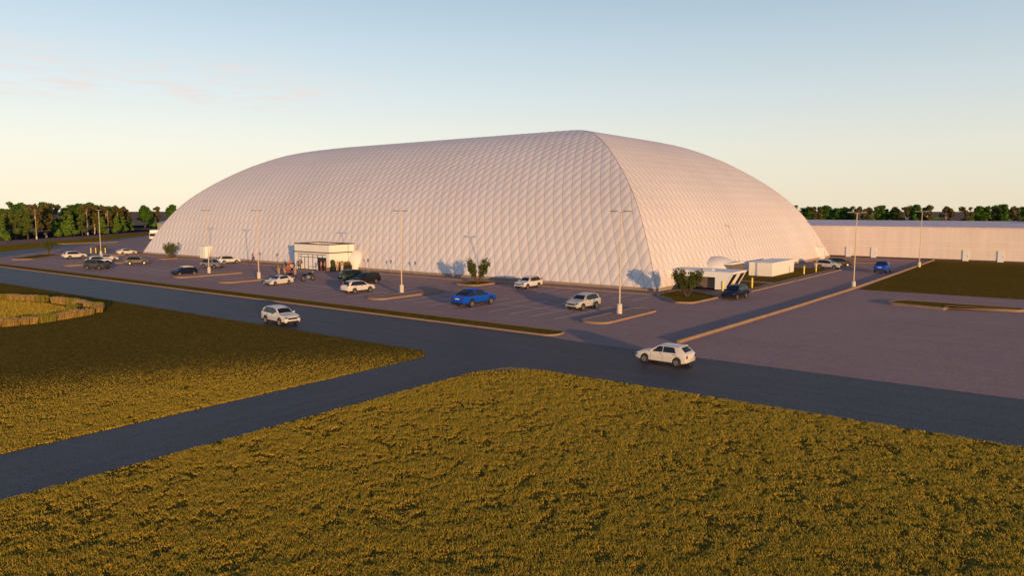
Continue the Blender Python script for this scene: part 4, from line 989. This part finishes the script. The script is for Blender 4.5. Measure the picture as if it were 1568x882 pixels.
LEFT = [(-282.1, 30.0, 13.8, 'G'), (-291.4, 41.6, 13.4, 'G'), (-290.2, 52.6, 13.7, 'G'), (-287.8, 54.4, 13.1, 'G'), (-293.6, 60.7, 13.4, 'G'), (-290.2, 63.3, 13.1, 'G'), (-296.0, 70.2, 12.5, 'G'),
 (-242.0, 20.8, 11.8, 'B'), (-249.0, 26.5, 12.1, 'B'), (-263.9, 35.1, 12.0, 'B'), (-270.0, 48.3, 11.7, 'B'), (-275.2, 53.9, 12.1, 'B'), (-284.0, 62.6, 11.5, 'B'), (-289.2, 69.6, 11.3, 'B'), (-301.2, 78.2, 11.3, 'B'),
 (-243.9, 12.5, 10.0, 'M'), (-241.5, 14.4, 9.5, 'M'), (-238.2, 16.9, 8.7, 'M'), (-267.6, 40.9, 9.4, 'M'), (-263.2, 44.3, 8.0, 'M'), (-274.1, 54.7, 8.8, 'M'),
 (-233.6, 7.5, 8.0, 'C'), (-257.0, 32.0, 7.3, 'C'), (-261.5, 36.9, 7.8, 'C'), (-259.2, 38.7, 8.1, 'C'), (-272.4, 56.0, 7.1, 'C'), (-285.1, 67.2, 7.5, 'C'), (-292.1, 73.1, 7.5, 'C'), (-309.6, 84.5, 6.7, 'C'),
 (-262, 24, 11, 'M'), (-268, 28, 11.5, 'M'), (-276, 36, 11, 'M'), (-279, 45, 11, 'M'), (-299, 58, 11.5, 'M'), (-304, 70, 11, 'M'), (-258, 14, 11.5, 'M')]
FARL = [(-358.5, 115.4, 13.1, 'G'), (-383.9, 144.2, 13.3, 'G'), (-391.0, 138.8, 11.7, 'B'), (-377.4, 128.8, 8.0, 'C')]
RIGHT = [(-48.9, 221.0, 11.9, 'B'), (-41.1, 203.4, 8.7, 'C'), (-47.3, 234.5, 12.3, 'G'), (-40.1, 220.8, 10.8, 'B'), (-40.2, 234.7, 12.0, 'G'), (-39.6, 246.7, 11.7, 'G'), (-35.9, 250.7, 12.1, 'G'), (-26.0, 227.2, 11.1, 'B'), (-24.9, 238.8, 10.8, 'B'), (-20.8, 224.2, 8.4, 'C'), (-20.6, 242.4, 12.0, 'G'), (-15.7, 241.8, 11.4, 'M'), (-11.7, 238.1, 11.1, 'B'), (-11.1, 259.8, 12.4, 'G'), (-5.1, 246.7, 11.7, 'B'), (-7.9, 235.4, 8.1, 'C'), (1.0, 251.5, 11.2, 'B'), (-0.1, 229.2, 7.8, 'C'), (6.6, 257.7, 11.2, 'B'), (10.3, 239.1, 7.5, 'C'), (10.6, 272.4, 12.5, 'G'), (14.2, 272.3, 10.9, 'B'), (17.7, 276.0, 12.5, 'G'), (21.8, 268.0, 11.2, 'B'), (20.3, 254.2, 8.0, 'C'), (24.7, 296.2, 12.0, 'G')]
grove(LEFT, 'left belt', 'trees of the left belt'); grove(FARL, 'group beside the dome', 'trees beside the far dome end'); grove(RIGHT, 'row behind the factory', 'trees behind the factory')

# multi stemmed shrubs on the islands
def shrub(x, y, z, h, fans, label, leafm='leafS', n=1700, az=None, seed=1):
    """fans = (sideways lean, spread, number of stems); stems rise in a V and carry leaves on their upper halves"""
    t = thing('shrub', label, 'shrub', (x, y, z), 0, 'multi stemmed shrubs on the islands')
    st = MB(); r_ = random.Random(seed); az = R(37.2) if az is None else az; cs = []; rs = []
    for lean, spread, ns in fans:
        for k in range(ns):
            ux = lean+r_.uniform(-spread, spread); uy = r_.uniform(-.55, .55)*(spread+.3); hz = h*r_.uniform(.66, 1.0)*(1-.12*abs(ux-lean)/max(spread, .1))
            px = ux*math.cos(az)-uy*math.sin(az); py = ux*math.sin(az)+uy*math.cos(az)
            P_ = [Vector((px*.06, py*.06, -.05)), Vector((px*.42, py*.42, hz*.36)), Vector((px*.82, py*.82, hz*.7)), Vector((px, py, hz))]
            st.tube(P_, [.04, .03, .018, .006], 6)
            for q in np.linspace(.42, 1.0, 7):
                f = q*3; i0 = min(int(f), 2); c = P_[i0].lerp(P_[i0+1], f-i0); rr = .25*(1.15-.75*abs(q-.68))*r_.uniform(.7, 1.2)
                jt = .12+.12*q; cs.append((c.x+r_.uniform(-jt, jt), c.y+r_.uniform(-jt, jt), c.z+r_.uniform(-.05, .12))); rs.append((rr*r_.uniform(.75, 1.15), rr*r_.uniform(.75, 1.15), rr*1.35))
    st.build('stems', M['shrubbark'], t, True)
    V, F = leaves(n, cs, rs, .14, up=.2, outward=.5, rnd=np.random.default_rng(seed))
    link('foliage', np_mesh('foliage', V, F, M[leafm]), t)
shrub(-23.4, -5.7, .17, 3.4, [(-.9, .6, 13), (.9, .6, 13)], 'two lobed green shrub on the grass island left of a white SUV', n=3400, seed=3)
shrub(5.4, -3.4, .17, 3.4, [(-1.0, .6, 15), (1.0, .6, 15)], 'two lobed dark green shrub on the island by the loading unit', n=4600, seed=4)
shrub(-104.9, -4.6, .17, 3.3, [(-.7, .8, 10), (.7, .8, 10)], 'round open shrub on the island by the left dome wall', n=2400, seed=5)
shrub(-137.2, -14.8, .17, 3.3, [(-.6, .8, 9), (.6, .8, 9)], 'thin brown green shrub on the island at the far left edge', n=1500, seed=6)

# ------------------------------------------------------------------ ornamental grass border on the left lawn
def tuft_mesh(seed, tall, m1, m2):
    """dense low clump, 1.25 m long and .7 m deep, with an even top"""
    r_ = np.random.default_rng(seed); n = 900
    bx = r_.uniform(-.60, .60, n); by = r_.uniform(-.33, .33, n); e = (np.abs(bx)/.6)**6+(np.abs(by)/.33)**6
    h = tall*(.86+.2*r_.random(n))*(1-.10*np.clip(e, 0, 1)); base = np.c_[bx, by]; dirn = base*.16+r_.normal(size=(n, 2))*.035
    th = r_.uniform(0, 2*PI, n); wv = np.c_[np.cos(th), np.sin(th)]*.026
    b0 = np.c_[base-wv, np.zeros(n)]; b1 = np.c_[base+wv, np.zeros(n)]; t0 = np.c_[base+dirn+wv*.9, h]; t1 = np.c_[base+dirn-wv*.9, h]
    V = np.stack([b0, b1, t0, t1], 1).reshape(-1, 3); F = np.arange(n*4).reshape(n, 4)
    bl = np_mesh('blades', V, F, m1)
    if m2 is None: return bl, None
    i = r_.choice(n, 130, replace=False); tip = (t0[i]+t1[i])/2; V2, F2 = leaves(260, tip, np.full(130, .06), .09, rnd=r_)
    return bl, np_mesh('foliage', V2, F2, m2)  # plumes of seed heads at the blade tips, not leaves
TUFT = [tuft_mesh(s, .56, M['leafH1'], M['plume']) for s in (1, 2, 3)]; LIME = [tuft_mesh(s, .62, M['leafH2'], None) for s in (5, 6)]
def border(path, pat, where):
    ct = {False: 0, True: 0}; k = 0
    for (ax, ay), (bx, by) in zip(path[:-1], path[1:]):
        L_ = math.hypot(bx-ax, by-ay); n = max(1, round(L_/1.42)); a = math.atan2(by-ay, bx-ax)
        for i in range(n):
            c = pat[k % len(pat)]; k += 1
            if c == '-': continue
            lime = c == 'L'; ct[lime] += 1; u = (i+.5)/n
            lab = ('lime green grass clump, %s lime one in the %s' if lime else 'tan grass clump with pale seed heads, %s such in the %s') % (ORD[ct[lime]-1], where)
            t = thing('grass_clump', lab, 'ornamental grass', (ax+(bx-ax)*u, ay+(by-ay)*u, 0), a+random.uniform(-.07, .07), 'ornamental grass clumps around the bed')
            t.scale = (random.uniform(.92, 1.06)*L_/n/1.36, random.uniform(.9, 1.2), random.uniform(.88, 1.18))
            ma, mb = (LIME if lime else TUFT)[k % (2 if lime else 3)]
            link('blades', ma, t)
            if mb is not None: link('foliage', mb, t)  # the seed head plumes
border([(-57.5, -51.4), (-48.4, -48.4), (-42.4, -47.8), (-36.9, -47.9), (-35.2, -48.9)], 'TTLTTTL-TTLTTTLTTT', 'back row from left')
border([(-33.2, -60.5), (-32.6, -55.0), (-33.7, -51.9), (-34.9, -49.6)], 'TTTTLTTTTT', 'front row from left')
border([(-38.6, -49.6), (-36.8, -50.6)], 'L', 'gap inside the bed')

# ------------------------------------------------------------------ tall rough grass near the camera
def pip(px, py, poly):
    c = np.zeros(len(px), bool); n = len(poly); j = n-1
    for i in range(n):
        xi, yi = poly[i]; xj, yj = poly[j]
        c ^= ((yi > py) != (yj > py)) & (px < (xj-xi)*(py-yi)/((yj-yi) or 1e-9)+xi); j = i
    return c
def rough_grass():
    r_ = np.random.default_rng(5); N_ = 2000000
    ang = R(37.2)+r_.uniform(-R(46), R(46), N_); d = np.sqrt(r_.uniform(13**2, 54**2, N_))
    keepd = r_.random(N_) < np.clip(1.25-d/62, .35, 1)
    ang = ang[keepd]; d = d[keepd]
    x = CAM[0]-np.sin(ang)*d; y = CAM[1]+np.cos(ang)*d
    ok = pip(x, y, offset_poly(FRONT_FIELD, .06)) | pip(x, y, offset_poly(LEFT_FIELD, .06))
    ok &= r_.random(len(x)) < np.clip((55-d)/15, 0, 1)**1.7
    x, y, d = x[ok], y[ok], d[ok]
    # clumps: hashed value noise
    def vnoise(x, y, s):
        X = x/s; Y = y/s; i = np.floor(X).astype(int); j = np.floor(Y).astype(int); u = X-i; v = Y-j; u = u*u*(3-2*u); v = v*v*(3-2*v)
        h = lambda a, b: (np.sin(a*127.1+b*311.7)*43758.5453) % 1
        return h(i, j)*(1-u)*(1-v)+h(i+1, j)*u*(1-v)+h(i, j+1)*(1-u)*v+h(i+1, j+1)*u*v
    cl = .42*vnoise(x, y, .30)+.32*vnoise(x+9, y-4, .13)+.26*vnoise(x, y, 1.1)
    ok = r_.random(len(x)) < np.clip((cl-.28)*4.0+np.clip((d-38)/10, 0, 1)*.5, .06, 1); x, y, d, cl = x[ok], y[ok], d[ok], cl[ok]
    n = len(x); fade = np.clip((55-d)/15, .25, 1)
    h = (.03+.075*cl)*(.7+.6*r_.random(n))*fade; wd = (.010+.006*r_.random(n))*(1+d/40)
    th = r_.uniform(0, 2*PI, n); wx = np.cos(th)*wd; wy = np.sin(th)*wd
    ln = r_.normal(size=(n, 2))*h[:, None]*.65
    V = np.stack([np.c_[x-wx, y-wy, np.full(n, -.01)], np.c_[x+wx, y+wy, np.full(n, -.01)], np.c_[x+ln[:, 0], y+ln[:, 1], h]], 1).reshape(-1, 3)
    F = np.arange(n*3).reshape(n, 3)
    o = link('rough_grass', np_mesh('rough_grass', V, F, M['blade'])); o['kind'] = 'stuff'; return n
print('blades', rough_grass())
def bed_grass():
    r_ = np.random.default_rng(8); N_ = 26000
    poly = [(-60, -58), (-34, -57.5), (-34.5, -52), (-36.5, -49.2), (-47, -49.4), (-56, -52)]
    x = r_.uniform(-60, -33, N_); y = r_.uniform(-58, -48, N_); ok = pip(x, y, poly); x, y = x[ok], y[ok]; n = len(x)
    h = .16+.14*r_.random(n); th = r_.uniform(0, 2*PI, n); wx = np.cos(th)*.03; wy = np.sin(th)*.03; ln = r_.normal(size=(n, 2))*.05
    V = np.stack([np.c_[x-wx, y-wy, np.full(n, -.01)], np.c_[x+wx, y+wy, np.full(n, -.01)], np.c_[x+ln[:, 0], y+ln[:, 1], h]], 1).reshape(-1, 3)
    o = link('bed_grass', np_mesh('bed_grass', V, np.arange(n*3).reshape(n, 3), M['blade'])); o['kind'] = 'stuff'
bed_grass()
